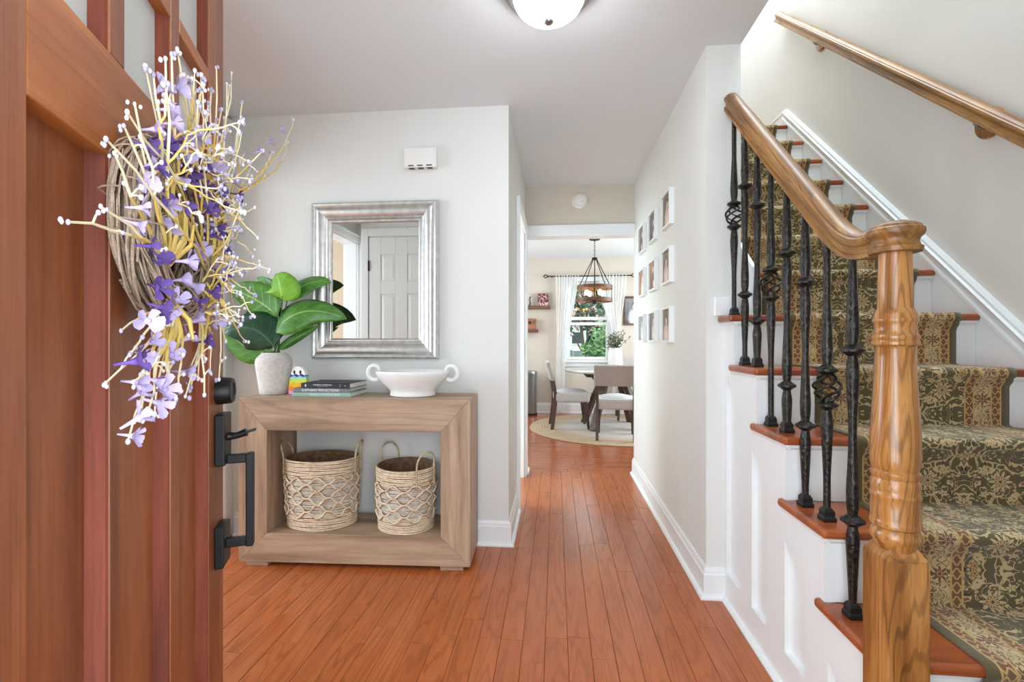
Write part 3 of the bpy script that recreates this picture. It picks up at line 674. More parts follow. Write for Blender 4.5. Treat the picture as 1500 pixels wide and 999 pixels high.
b = MB().prism([(2.05, 1.1), (2.05, 1.45), (3.62, sk(3.62)-0.04), (4.8, 2.84), (4.8, 2.6)], 'x', 0.817, 0.832); b.build('left_skirt', M['trim'], ST)

# carpet runner: persian pattern from node maths on its own uv (metres across, metres along)
t = NT('persian_runner'); uv = t.sep(t.coord('UV')); u, v = uv[0], uv[1]
au = u.abs(); hw = 0.325; e = hw-au
def pp(x, s): return t.math('PINGPONG', x, s)
def roset(du, dv, R, n=8, k=0.3):
    r = t.math('SQRT', du*du+dv*dv); th = t.math('ARCTAN2', dv, du)
    return r/(R*(1.0-k)+R*k*t.math('COSINE', th*float(n)))
OL, BG, GD, RU, DK = lin((90,78,44)), lin((192,166,118)), lin((184,150,86)), lin((124,58,44)), lin((42,36,26))
BR = lin((112,78,40))
vv = pp(v, 0.17); uvv = t.comb(au*1.0, vv, 0.3)
n1 = t.noise(uvv, 15, 2, 0.45, 0.6); n2 = t.noise(uvv, 25, 2, 0.5, 0.9); n3 = t.noise(t.comb(au, vv, 4.1), 38, 2, 0.5, 0.5)
vine = (1.0-t.step((n1-0.5).abs(), 0.014, 0.026)).max(1.0-t.step((n2-0.44).abs(), 0.014, 0.028))
leafm = t.step(n2, 0.60, 0.625)
edge = t.step(n2, 0.60, 0.615)-t.step(n2, 0.64, 0.655)
fieldc = t.mix(vine.max(leafm), OL, BG)
fieldc = t.mix(t.step(n2, 0.665, 0.68), fieldc, RU)
fieldc = t.mix(t.step(n3, 0.655, 0.675), fieldc, DK)
def flower_on(col, du, dv, R, n=8, pet=BG, ring=RU, core=DK):
    q = roset(du, dv, R, n)
    col = t.mix(1.0-t.step(q, 1.12, 1.22), col, OL)
    col = t.mix(1.0-t.step(q, 0.92, 1.0), col, pet)
    col = t.mix(1.0-t.step(q, 0.46, 0.54), col, ring); col = t.mix(1.0-t.step(q, 0.30, 0.36), col, pet)
    return t.mix(1.0-t.step(q, 0.14, 0.2), col, core)
fieldc = flower_on(fieldc, au, vv, 0.034, 8)
fieldc = flower_on(fieldc, au, 0.17-vv, 0.024, 6)
fieldc = flower_on(fieldc, au-0.105, vv-0.085, 0.036, 10)
fieldc = flower_on(fieldc, au-0.055, vv-0.12, 0.017, 5, BG, BG, RU)
fieldc = flower_on(fieldc, au-0.15, vv-0.01, 0.020, 5, GD, RU, DK)
fieldc = flower_on(fieldc, au-0.06, vv-0.045, 0.014, 5, BG, BG, DK)
# borders
mv = pp(v+0.03, 0.0575); me_ = e-0.088
mb = t.noise(t.comb(e, pp(v, 0.115), 2.2), 42, 2, 0.5, 0.9)
main = t.mix(t.step((mb-0.5).abs(), 0.018, 0.034), BR, BG)
main = t.mix(t.step(mb, 0.62, 0.64), main, OL)
main = flower_on(main, me_, mv, 0.019, 8, RU, BG, DK)
main = flower_on(main, me_+0.004, 0.0575-mv, 0.014, 6, BG, BR, RU)
nv = pp(v, 0.019)
nar = t.mix(1.0-t.step((((e*300.0).sin()*0.006+nv)-0.009).abs(), 0.0025, 0.0045), BR, GD)
nar = t.mix(1.0-t.step(nv, 0.002, 0.004), nar, RU)
c = fieldc
for lim, cc in ((0.148, GD), (0.143, nar), (0.119, GD), (0.114, main), (0.062, GD), (0.057, nar), (0.031, GD), (0.026, OL)):
    c = t.mix(e.lt(lim), c, cc)
pile = t.noise(t.coord(), 900, 2, 0.6); wear = t.noise(t.coord(), 6, 3)
hs = t.n('ShaderNodeHueSaturation'); hs.inputs['Saturation'].default_value = 0.95; t.l((wear*0.25+pile*0.35+0.68).s, hs.inputs['Value']); t.put(hs.inputs['Color'], c)
t.base(hs.outputs[0]); t.set(0.95, sheen=0.25); t.bump(pile, 0.5, 0.002); M['runner'] = t.m
prof = []
o_ = 0.006
for k in range(1, 14):
    n, zt = NO(k), RISE*k; yr = n+0.026
    prof.append((yr-o_, zt-RISE+(0.012 if k > 1 else 0.0))); prof.append((yr-o_, zt-0.066))
    prof.append((yr-o_-0.004, zt-0.056)); prof.append((n+0.006, zt-0.044))
    for i in range(8):
        a = -PI*0.62-PI*0.88*i/7; prof.append((n+0.012+0.0205*math.cos(a), zt-0.0135+0.0205*math.sin(a)))
    yn = NO(k+1)+0.026 if k < 13 else 4.7
    prof.append((n+0.05, zt+o_)); prof.append((yn-0.02, zt+o_)); prof.append((yn-0.009, zt+o_+0.003))
RX, RH = 1.272, 0.325
vs = []; uvs = []; L = 0; us = [-RH, -RH+0.02, -0.15, 0, 0.15, RH-0.02, RH]
for i, p in enumerate(prof):
    if i: L += math.hypot(p[0]-prof[i-1][0], p[1]-prof[i-1][1])
    for q in us: vs.append((RX+q, p[0], p[1])); uvs.append((q, L))
nu = len(us)
b = MB().add(vs, [(i*nu+j, i*nu+j+1, (i+1)*nu+j+1, (i+1)*nu+j) for i in range(len(prof)-1) for j in range(nu-1)])
me = bpy.data.meshes.new('stair_runner'); me.from_pydata(b.v, [], b.f); me.materials.append(M['runner'])
ul = me.uv_layers.new(name='UVMap')
for lp in me.loops: ul.data[lp.index].uv = uvs[lp.vertex_index]
me.polygons.foreach_set('use_smooth', [True]*len(me.polygons)); me.update()
ro = bpy.data.objects.new('stair_runner', me); COL.objects.link(ro); tag(ro, 'olive and beige floral persian runner laid over the stairs', 'carpet')
so = ro.modifiers.new('thick', 'SOLIDIFY'); so.thickness = 0.005; so.offset = -1

# newel post
NX, NY = 0.768, 1.1465
NP = thing('newel_post', 'turned golden oak newel post at the foot of the stairs', 'newel post', (NX, NY, 0))
s = 0.0433
b = MB().box(-s, s, -s, s, 0.0, 0.655)
b.hexa([(-s,-s,0.655),(s,-s,0.655),(s,s,0.655),(-s,s,0.655),(-.027,-.027,0.684),(.027,-.027,0.684),(.027,.027,0.684),(-.027,.027,0.684)])
b.build('block', M['oak_z'], NP, bevel=0.002)
pr = [(0.030,0.660),(0.036,0.672),(0.040,0.680),(0.041,0.686),(0.047,0.694),(0.0485,0.704),(0.045,0.714),(0.0415,0.719),(0.0475,0.724),(0.0485,0.731),(0.0465,0.737),(0.046,0.742),(0.047,0.765),(0.0455,0.782),(0.0475,0.787),(0.0485,0.794),(0.046,0.799),(0.0455,0.806),(0.0475,0.815),(0.0455,0.825),(0.0435,0.831),(0.0465,0.838),(0.0465,0.845),(0.0425,0.850),
      (0.0465,0.862),(0.0475,0.88),(0.0470,0.92),(0.0450,0.96),(0.0420,1.01),(0.0395,1.06),(0.0380,1.10),(0.0372,1.125),(0.039,1.128),(0.0445,1.132),(0.0450,1.138),(0.0425,1.142),(0.0445,1.146),(0.0445,1.151),(0.0395,1.158),(0.0385,1.168),(0.040,1.180),(0.0425,1.184),(0.0430,1.189),(0.0405,1.194),(0.0405,1.198),(0.0365,1.208),(0.0335,1.215),(0.0330,1.25),(0.0315,1.30),(0.0305,1.345)]
MB().lathe(pr, 32).build('turned_shaft', M['oak_z'], NP, smooth=0.6)

# stair handrail: straight run, easing and the round cap over the newel
HR = thing('stair_handrail', 'golden oak handrail with round cap running up from the newel post', 'handrail', (0,0,0))
rp = [(-0.022,-0.034),(-0.0275,-0.032),(-0.0275,-0.022),(-0.0215,-0.019),(-0.0195,-0.010),(-0.022,-0.003),(-0.0295,0.002),(-0.0325,0.009),(-0.0315,0.017),(-0.0265,0.0205),(-0.0255,0.024),(-0.020,0.029),(-0.010,0.0335),(0,0.035)]
rp = rp+[(-a, c) for a, c in rp[-2::-1]]
def railz(y): return 2.202-(2.165-y)*0.965
zl = 1.373; yk = 2.165-(2.202-zl)/0.965
path = [(0.772, 2.164, railz(2.164)), (0.772, 1.9, railz(1.9)), (0.772, 1.6, railz(1.6))]
for i in range(11):   # quadratic easing
    t_ = i/10; a = (yk+0.11, railz(yk+0.11)); m = (yk, zl); c = (yk-0.085, zl)
    path.append((0.772-0.003*t_, (1-t_)**2*a[0]+2*t_*(1-t_)*m[0]+t_*t_*c[0], (1-t_)**2*a[1]+2*t_*(1-t_)*m[1]+t_*t_*c[1]))
path += [(0.768, NY+0.03, zl), (0.768, NY, zl)]
up_, sd_ = [], []
for i in range(len(path)):
    d = (Vector(path[min(i+1, len(path)-1)])-Vector(path[max(i-1, 0)])).normalized()
    sd = Vector((1, 0, 0)); up_.append(sd.cross(d)*-1 if sd.cross(d).z < 0 else sd.cross(d)); sd_.append(sd)
MB().sweep(rp, path, sd_, up_).build('rail', M['oak_y'], HR, smooth=0.45)
cp = [(0.030,-0.034),(0.049,-0.033),(0.051,-0.023),(0.046,-0.019),(0.043,-0.010),(0.045,-0.003),(0.051,0.003),(0.0545,0.010),(0.0535,0.018),(0.049,0.0215),(0.048,0.025),(0.042,0.030),(0.024,0.037),(0.001,0.0375)]
MB().lathe(cp, 40, (NX, NY, zl)).build('rail_cap', M['oak_y'], HR, smooth=0.6)

# iron balusters
def rail_bottom(y):
    if y > yk+0.11: return railz(y)-0.045
    if y < yk-0.085: return zl-0.032
    t_ = (yk+0.11-y)/0.195; return (1-t_)**2*railz(yk+0.11)+2*t_*(1-t_)*zl+t_*t_*zl-0.040
def knuckle(z): return MB().lathe([(0.008,z-0.016),(0.014,z-0.014),(0.020,z-0.008),(0.0285,z-0.003),(0.0285,z+0.003),(0.020,z+0.008),(0.014,z+0.014),(0.008,z+0.016)], 14)
BALX = 0.777
desc = ('nearest the newel post, thick with two iron knuckles', 'with a twisted basket, second from the newel post', 'with two knuckles, third from the newel post', 'with two knuckles, fourth from the newel post',
        'with a twisted basket, fifth from the newel post', 'with two knuckles, sixth from the newel post', 'with two knuckles, seventh, next to the wall-end one', 'with a twisted basket, against the white wall end')
steps = (2, 3, 3, 4, 4, 5, 5, 6)
for i in range(8):
    y = 1.315+0.118*i; zb = RISE*steps[i]; zt = rail_bottom(y)+0.006
    t0 = thing('baluster', 'black wrought iron baluster '+desc[i], 'baluster', (BALX, y, zb), 0, 'iron balusters under the oak handrail')
    H = zt-zb; basket = i in (1, 4, 7)
    q = MB().lathe([(0.0255,0),(0.0255,0.010),(0.021,0.016),(0.021,0.028),(0.017,0.034),(0.0125,0.038)], 4); q.build('shoe', M['black'], t0, bevel=0.001)
    if basket:
        c = H-0.45; kn = [c-0.05, c+0.05]; segs = [(0.02, kn[0]), (kn[1], H)]
    else:
        kn = [H-0.695, H-0.248]; segs = [(0.02, kn[0]), (kn[0], kn[1]), (kn[1], H)]
    pr = []
    def taper(z0, z1):     # thin bar swelling into the collar near the knuckles
        out = []; n = 12
        for j in range(n+1):
            z = z0+(z1-z0)*j/n; d = min([abs(z-k) for k in kn]+[9]); r = 0.0095
            if d < 0.20: r = 0.0095+0.0068*max(0, 1-abs(d-0.05)/0.15)
            if d < 0.05: r = 0.0090+0.0073*(d/0.05)
            out.append((r, z))
        return out
    q = MB()
    for a, c2 in segs: q.lathe(taper(a, c2), 8)
    q.build('bar', M['iron'], t0, smooth=0.9)
    for k in kn: knuckle(k).build('knuckle', M['iron'], t0, smooth=0.7)
    if basket:
        q = MB(); c = sum(kn)/2
        for j in range(4):
            pts = []
            for m in range(15):
                f = m/14; a = 2*PI*j/4+f*PI*1.5; r = 0.006+0.029*math.sin(PI*f)**0.8; pts.append((r*math.cos(a), r*math.sin(a), c-0.042+0.084*f))
            q.tube(pts, 0.0042, 6)
        q.build('basket', M['iron'], t0, smooth=0.9)

# wall handrail with two wooden brackets
WH = thing('wall_handrail', 'long golden oak handrail fixed on the right stairwell wall', 'handrail', (0,0,0))
wp = [(1.63, 0.6, 1.86-0.044+(0.6-1.794)*0.908+0.04), (1.63, 3.63, 1.856+(3.63-1.794)*0.908+0.003)]
d = (Vector(wp[1])-Vector(wp[0])).normalized(); u_ = Vector((1,0,0)).cross(d); u_ = u_ if u_.z > 0 else -u_
MB().sweep([(a*0.85, c*0.95) for a, c in rp], wp, [Vector((1,0,0))]*2, [u_, u_]).build('rail', M['oak_y'], WH, smooth=0.45)
for y in (3.16, 2.0):
    zr = wp[0][2]+(y-0.6)*(wp[1][2]-wp[0][2])/(3.63-0.6)
    q = MB().lathe([(0.058,0),(0.058,0.009),(0.054,0.016),(0.046,0.018),(0.012,0.019)], 26)
    q.xf(Matrix.Translation((1.69, y, zr-0.055)) @ Matrix.Rotation(-PI/2, 4, 'Y')).build('rosette', M['oak_z'], WH, smooth=0.5)
    MB().tube([(1.676, y, zr-0.075), (1.645, y, zr-0.072), (1.632, y, zr-0.055), (1.63, y, zr-0.03)], 0.006, 8).build('bracket', M['nickel'], WH, smooth=SM)
    MB().bar((1.63, y-0.03, zr-0.031-0.027), (1.63, y+0.03, zr-0.031+0.027), 0.02, 0.004).build('bracket_plate', M['nickel'], WH)

# ------------------------------------------------------------------ console table
CT = thing('console_table', 'grey-brown oak console table with mitred open frame against the wall', 'console table', (-1.602, 2.252, 0), math.radians(2.18))
CW, CD, CHT, CB, q1 = 1.182, 0.300, 0.85, 0.022, 0.147
zt_, zb_ = 0.688, 0.168
MB().prism([(0,CHT),(CW,CHT),(CW-q1,zt_),(q1,zt_)], 'y', 0, CD).build('top_member', M['cons_x'], CT, bevel=0.0018, seg=1)
MB().prism([(0,CB),(CW,CB),(CW-q1,zb_),(q1,zb_)], 'y', 0, CD).build('bottom_member', M['cons_x'], CT, bevel=0.0018, seg=1)
MB().prism([(0,CB),(0,CHT),(q1,zt_),(q1,zb_)], 'y', 0, CD).build('side_member', M['cons_z'], CT, bevel=0.0018, seg=1)
MB().prism([(CW,CB),(CW,CHT),(CW-q1,zt_),(CW-q1,zb_)], 'y', 0, CD).build('side_member', M['cons_z'], CT, bevel=0.0018, seg=1)
for a in (0.035, CW-0.035-0.115):
    for c in (0.005, CD-0.075): MB().box(a, a+0.115, c, c+0.07, 0.0, CB).build('foot', M['cons_x'], CT, bevel=0.002)

# mirror
MX0, MX1, MZ0, MZ1 = -1.397, -0.655, 1.038, 1.932
MR = thing('wall_mirror', 'rectangular mirror with wide fluted silver frame above the console table', 'mirror', ((MX0+MX1)/2, W, MZ0))
mp = [(0,0.002),(0,0.028),(0.004,0.038),(0.012,0.044),(0.020,0.042),(0.025,0.036),(0.030,0.041),(0.040,0.046),(0.052,0.046),(0.066,0.041),(0.078,0.034),(0.083,0.028),(0.089,0.031),(0.095,0.031),(0.100,0.025),(0.106,0.026),(0.112,0.023),(0.117,0.014),(0.117,0.002)]
hwm = (MX1-MX0)/2; hm = MZ1-MZ0
cor = [(-hwm, 0, 1, 1), (hwm, 0, -1, 1), (hwm, hm, -1, -1), (-hwm, hm, 1, -1)]
for i in range(4):
    A_, B_ = cor[i], cor[(i+1) % 4]; vs = []
    for c in (A_, B_):
        for w, d_ in mp: vs.append((c[0]+c[2]*w, -d_, c[1]+c[3]*w))
    n = len(mp)
    MB().add(vs, [(k, (k+1) % n, n+(k+1) % n, n+k) for k in range(n)]+[tuple(range(n)), tuple(range(n, 2*n))[::-1]]).build('frame_side', M['silver'], MR, smooth=0.75)
MB().add([(-hwm+0.11,-0.012,0.11),(hwm-0.11,-0.012,0.11),(hwm-0.11,-0.012,hm-0.11),(-hwm+0.11,-0.012,hm-0.11),(-hwm+0.11,-0.008,0.11),(hwm-0.11,-0.008,0.11),(hwm-0.11,-0.008,hm-0.11),(-hwm+0.11,-0.008,hm-0.11)],
         [(0,1,2,3),(7,6,5,4),(0,4,5,1),(1,5,6,2),(2,6,7,3),(3,7,4,0)]).build('mirror_glass', M['mirror'], MR)

# door chime
DCH = thing('door_chime', 'white plastic door chime box high on the wall above the mirror', 'door chime', (-0.755, W, 2.112))
MB().box(-0.092, 0.092, -0.048, 0, 0, 0.112).build('cover', M['plastic'], DCH, bevel=0.006)
MB().box(-0.080, 0.080, -0.0505, -0.04, 0.02, 0.104).build('front_panel', M['plastic'], DCH, bevel=0.002)
for i in (-1, 0, 1):
    for j in range(3): MB().box(i*0.052-0.016, i*0.052+0.016, -0.040+j*0.010, -0.035+j*0.010, -0.0012, 0.002).build('vent_slot', M['dark'], DCH)
    MB().box(i*0.052-0.016, i*0.052+0.016, -0.0492, -0.046, 0.006, 0.012).build('vent_slot', M['dark'], DCH)

# stone vase with rubber plant
TZ = CHT
PV = thing('stone_vase', 'rough pale grey stone vase on the left end of the console table', 'vase', (-1.537, 2.45, TZ))
MB().lathe([(0.064,0),(0.070,0.004),(0.074,0.03),(0.086,0.11),(0.0925,0.16),(0.0935,0.175),(0.090,0.192),(0.078,0.208),(0.064,0.220),(0.061,0.226),(0.056,0.227),(0.052,0.222),(0.055,0.20),(0.06,0.15)], 36, cap=(True, True)).build('vase_body', M['stone'], PV, smooth=0.9)
PL = thing('rubber_plant', 'artificial plant with large glossy green leaves standing in the stone vase', 'plant', (-1.537, 2.45, TZ+0.16))
def px(p, dy=0.0):   # offsets within the plant, metres
    return Vector(((p[0]-402)*0.00374+0.006, dy, (p[1]-534.4)*-0.00374))
lr = random.Random(2)
def leaf(base, ctrl, tip, w, mat, y0=0.0, y1=0.0, yc=None, fold=0.12, tilt=0.3, stem0=None):
    a, c, b_ = px(base, y0), px(ctrl, (y0+y1)/2 if yc is None else yc), px(tip, y1); w *= 0.0042
    n, m = 14, 6; vs = []; uvs = []
    for i in range(n+1):
        t_ = i/n; p = a*(1-t_)**2+c*2*t_*(1-t_)+b_*t_*t_
        d = ((c-a)*(1-t_)+(b_-c)*t_).normalized()
        sd = Vector((0,-1,0)).cross(d); sd = sd.normalized() if sd.length > 1e-3 else Vector((1,0,0))
        sd = (sd+Vector((0,-1,0))*tilt).normalized(); nr = sd.cross(d).normalized()
        ww = w*0.5*(math.sin(PI*min(1, t_**0.72))**0.62 if t_ < 1 else 0)*(1.0-0.12*t_)+0.001
        for j in range(m+1):
            s_ = (j/m-0.5)*2
            q = p+sd*ww*s_+nr*(abs(s_)**1.5*ww*fold*1.6+0.004*math.sin(t_*9+s_*2.5)*abs(s_))
            vs.append(q); uvs.append((j/m, t_))
    fs = [(i*(m+1)+j, i*(m+1)+j+1, (i+1)*(m+1)+j+1, (i+1)*(m+1)+j) for i in range(n) for j in range(m)]
    me = bpy.data.meshes.new('leaf'); me.from_pydata([tuple(v) for v in vs], [], fs); me.materials.append(M[mat])
    ul = me.uv_layers.new(name='UVMap')
    for lp in me.loops: ul.data[lp.index].uv = uvs[lp.vertex_index]
    me.polygons.foreach_set('use_smooth', [True]*len(me.polygons)); me.update()
    o = bpy.data.objects.new('leaf', me); COL.objects.link(o); o.parent = PL
    so = o.modifiers.new('thick', 'SOLIDIFY'); so.thickness = 0.0012
    st = Vector((lr.uniform(-0.02, 0.02), lr.uniform(-0.02, 0.02), 0.0))
    mid = st.lerp(a, 0.6)+Vector((0, 0.01, 0)); mid.x = st.x*0.5+a.x*0.5
    MB().tube([st, Vector((st.x, st.y, 0.06)), mid, a, a.lerp(c, 0.3)], [0.004,0.004,0.0034,0.003,0.0015], 6).build('stalk', M['stem'], PL, smooth=SM)
leaf((407,463), (372,432), (337,424), 50, 'leaf', 0.0, -0.03, tilt=-0.2)
leaf((404,447), (392,420), (362,404), 30, 'leaf', 0.02, 0.07, tilt=-0.5)
leaf((413,441), (420,420), (399,400), 50, 'leaf_bright', 0.0, 0.03, yc=-0.06, tilt=0.1)
leaf((414,440), (438,404), (477,412), 30, 'leaf', 0.04, 0.08, tilt=-0.5)
leaf((404,488), (440,436), (499,467), 46, 'leaf', -0.02, 0.10, yc=-0.03, tilt=-0.35, fold=0.2)
leaf((408,512), (432,494), (464,477), 12, 'leaf', 0.0, 0.04, tilt=0.4, fold=0.4)
leaf((403,474), (384,446), (350,464), 34, 'leaf_dark', 0.05, 0.02, tilt=-0.2)
leaf((395,512), (350,520), (337,474), 40, 'leaf', 0.0, -0.05, tilt=0.2)
leaf((407,508), (378,464), (342,490), 56, 'leaf_dark', -0.04, -0.09, tilt=0.25, fold=0.2)
leaf((401,517), (392,510), (372,500), 20, 'leaf', -0.03, -0.05, tilt=0.0)

# striped ghost-shaped figure
TF = thing('striped_figure', 'small rainbow striped rounded figure with two dark eyes between vase and books', 'figurine', (-1.385, 2.44, TZ))
zs = [(0.0,0.054),(0.008,0.056),(0.02,0.0545),(0.04,0.053),(0.06,0.050),(0.08,0.047),(0.095,0.0445),(0.105,0.042),(0.12,0.038),(0.135,0.031),(0.145,0.022),(0.151,0.012),(0.153,0.003)]
def hwid(z):
    for (a, ra), (c, rc_) in zip(zs, zs[1:]):
        if a <= z <= c: return ra+(rc_-ra)*(z-a)/(c-a)
    return 0.003
def ripple(x, i): return 0.004*math.sin(x*60+i*1.9)
bands = [((244,160,220),0.0,0.022),((250,130,40),0.022,0.042),((236,184,20),0.042,0.064),((214,214,60),0.064,0.080),((168,226,130),0.080,0.092),((130,196,236),0.092,0.099),((40,44,130),0.099,0.109),((244,242,246),0.109,0.153)]
for i, (cc, a, c) in enumerate(bands):
    mt = plain('stripe_%d' % i, cc, 0.55, var=0.03); q = MB(); n = 12; front = []
    top = [(hwid(c)*(-1+2*k/n), c+(ripple(k/n, i+1) if i < 7 else 0)) for k in range(n+1)]
    bot = [(hwid(a)*(-1+2*k/n), a+(ripple(k/n, i) if i else 0)) for k in range(n+1)]
    if i == 7:
        zz_ = [z for z, r in zs if z >= 0.12]; top = [(-hwid(z), z) for z in zz_]+[(hwid(z), z) for z in zz_[::-1]]
    q.prism(bot+top[::-1], 'y', -0.016, 0.016)
    q.build('stripe', mt, TF, bevel=0.004 if i in (0,) else 0)
for sx in (-1, 1): MB().ball((sx*0.017-0.003, -0.016, 0.121), 0.0075, 10, 6, (0.8, 0.4, 1.5)).build('eye', M['dark'], TF, smooth=3.2)

# books
def text(body, size, mat, parent, loc, rot, extr=0.0004, sx=1.0, name='lettering', align='CENTER'):
    cu = bpy.data.curves.new(name, 'FONT'); cu.body = body; cu.size = size; cu.extrude = extr; cu.align_x = align; cu.align_y = 'CENTER'
    o = bpy.data.objects.new(name, cu); COL.objects.link(o)
    dg = bpy.context.evaluated_depsgraph_get(); me = bpy.data.meshes.new_from_object(o.evaluated_get(dg)); bpy.data.objects.remove(o)
    me.materials.clear(); me.materials.append(mat); me.name = name
    o = bpy.data.objects.new(name, me); COL.objects.link(o); o.parent = parent; o.location = loc; o.rotation_euler = rot; o.scale = (sx, 1, 1)
    return o
M['paper'] = plain('book_pages', (222, 220, 214), 0.9, 0, 0.05, 300)
M['ink_white'] = plain('white_print', (232, 232, 232), 0.7); M['ink_dim'] = plain('grey_print', (170, 170, 174), 0.7)
def book(label, loc, L, D_, H_, cov, rz=0.0):
    t0 = thing('book', label, 'book', loc, rz, 'books stacked on the console table')
    c = plain('cover', cov, 0.5, var=0.05); e_ = 0.0022
    MB().box(0, L, 0, e_*1.4, 0, H_).box(0, L, 0, D_, 0, e_).box(0, L, 0, D_, H_-e_, H_).build('cover', c, t0, bevel=0.0007, seg=1)
    MB().box(0.003, L-0.003, e_*1.4, D_-0.004, e_, H_-e_).build('pages', M['paper'], t0)
    return t0
TX = (PI/2, 0, 0)
b1 = book('pale mint green book at the bottom of the stack', (-1.372, 2.345, TZ), 0.316, 0.225, 0.0225, (150, 184, 168), 0.01)
text('WORLD ATLAS OF BEER', 0.0145, M['ink_white'], b1, (0.178, -0.0004, 0.0112), TX, sx=1.05)
b2 = book('grey book with big white letters in the middle of the stack', (-1.366, 2.347, TZ+0.0227), 0.296, 0.235, 0.0215, (124, 120, 128), 0.0)
text('ELEPHANT REFLECTIONS', 0.0185, M['ink_white'], b2, (0.147, -0.0004, 0.0108), TX, sx=0.98)
b3 = book('black book with a small white title on top of the stack', (-1.326, 2.350, TZ+0.0444), 0.266, 0.215, 0.0265, (38, 38, 44), -0.01)
text('MINIMAL INTERIORS', 0.0095, M['ink_white'], b3, (0.118, -0.0004, 0.0165), TX, sx=1.15)
text('THE NEW ART OF LIVING', 0.0048, M['ink_dim'], b3, (0.118, -0.0004, 0.0085), TX, sx=1.1)
MB().box(0.022, 0.029, -0.0006, 0, 0.008, 0.019).build('spine_mark', M['ink_white'], b3); MB().box(0.213, 0.2145, -0.0006, 0, 0.001, 0.025).build('spine_line', M['ink_dim'], b3)
MB().tube([(0.241,-0.0006,0.0135),(0.241,0.0,0.0135)], 0.003, 8).build('spine_emblem', M['ink_dim'], b3)

# white bowl with scroll handles
BW = thing('pedestal_bowl', 'chalky white footed bowl with curled scroll handles on the console table', 'bowl', (-0.752, 2.43, TZ))
MB().lathe([(0.112,0),(0.120,0.006),(0.1185,0.016),(0.116,0.024),(0.121,0.034),(0.136,0.050),(0.158,0.072),(0.176,0.092),(0.188,0.110),(0.193,0.122),(0.1935,0.130),(0.190,0.134),(0.184,0.131),(0.178,0.118),(0.160,0.09),(0.13,0.06),(0.09,0.045)], 40, sx=1.0, sy=0.78).build('bowl_body', M['ceramic'], BW, smooth=0.9)
for sgn in (-1, 1):
    pts = []; rs = []
    for k in range(17):
        f = k/16; a = -1.05*PI+f*1.75*PI; r = 0.036-0.012*max(0, f-0.75)/0.25
        pts.append((sgn*(0.199-r*math.cos(a)*-1*0.9), 0, 0.122-r*math.sin(a)*-1)); rs.append(0.0125-0.004*max(0, f-0.6)/0.4)
    pts = [(sgn*(0.206+0.040*math.cos(a_)*(1-0.25*f_)), -0.004, 0.124+0.042*math.sin(a_)*(1-0.2*f_)) for f_, a_ in [(k/16, -2.2+k/16*5.6) for k in range(17)]]
    MB().tube(pts, rs, 10).build('scroll_handle', M['ceramic'], BW, smooth=3.2)

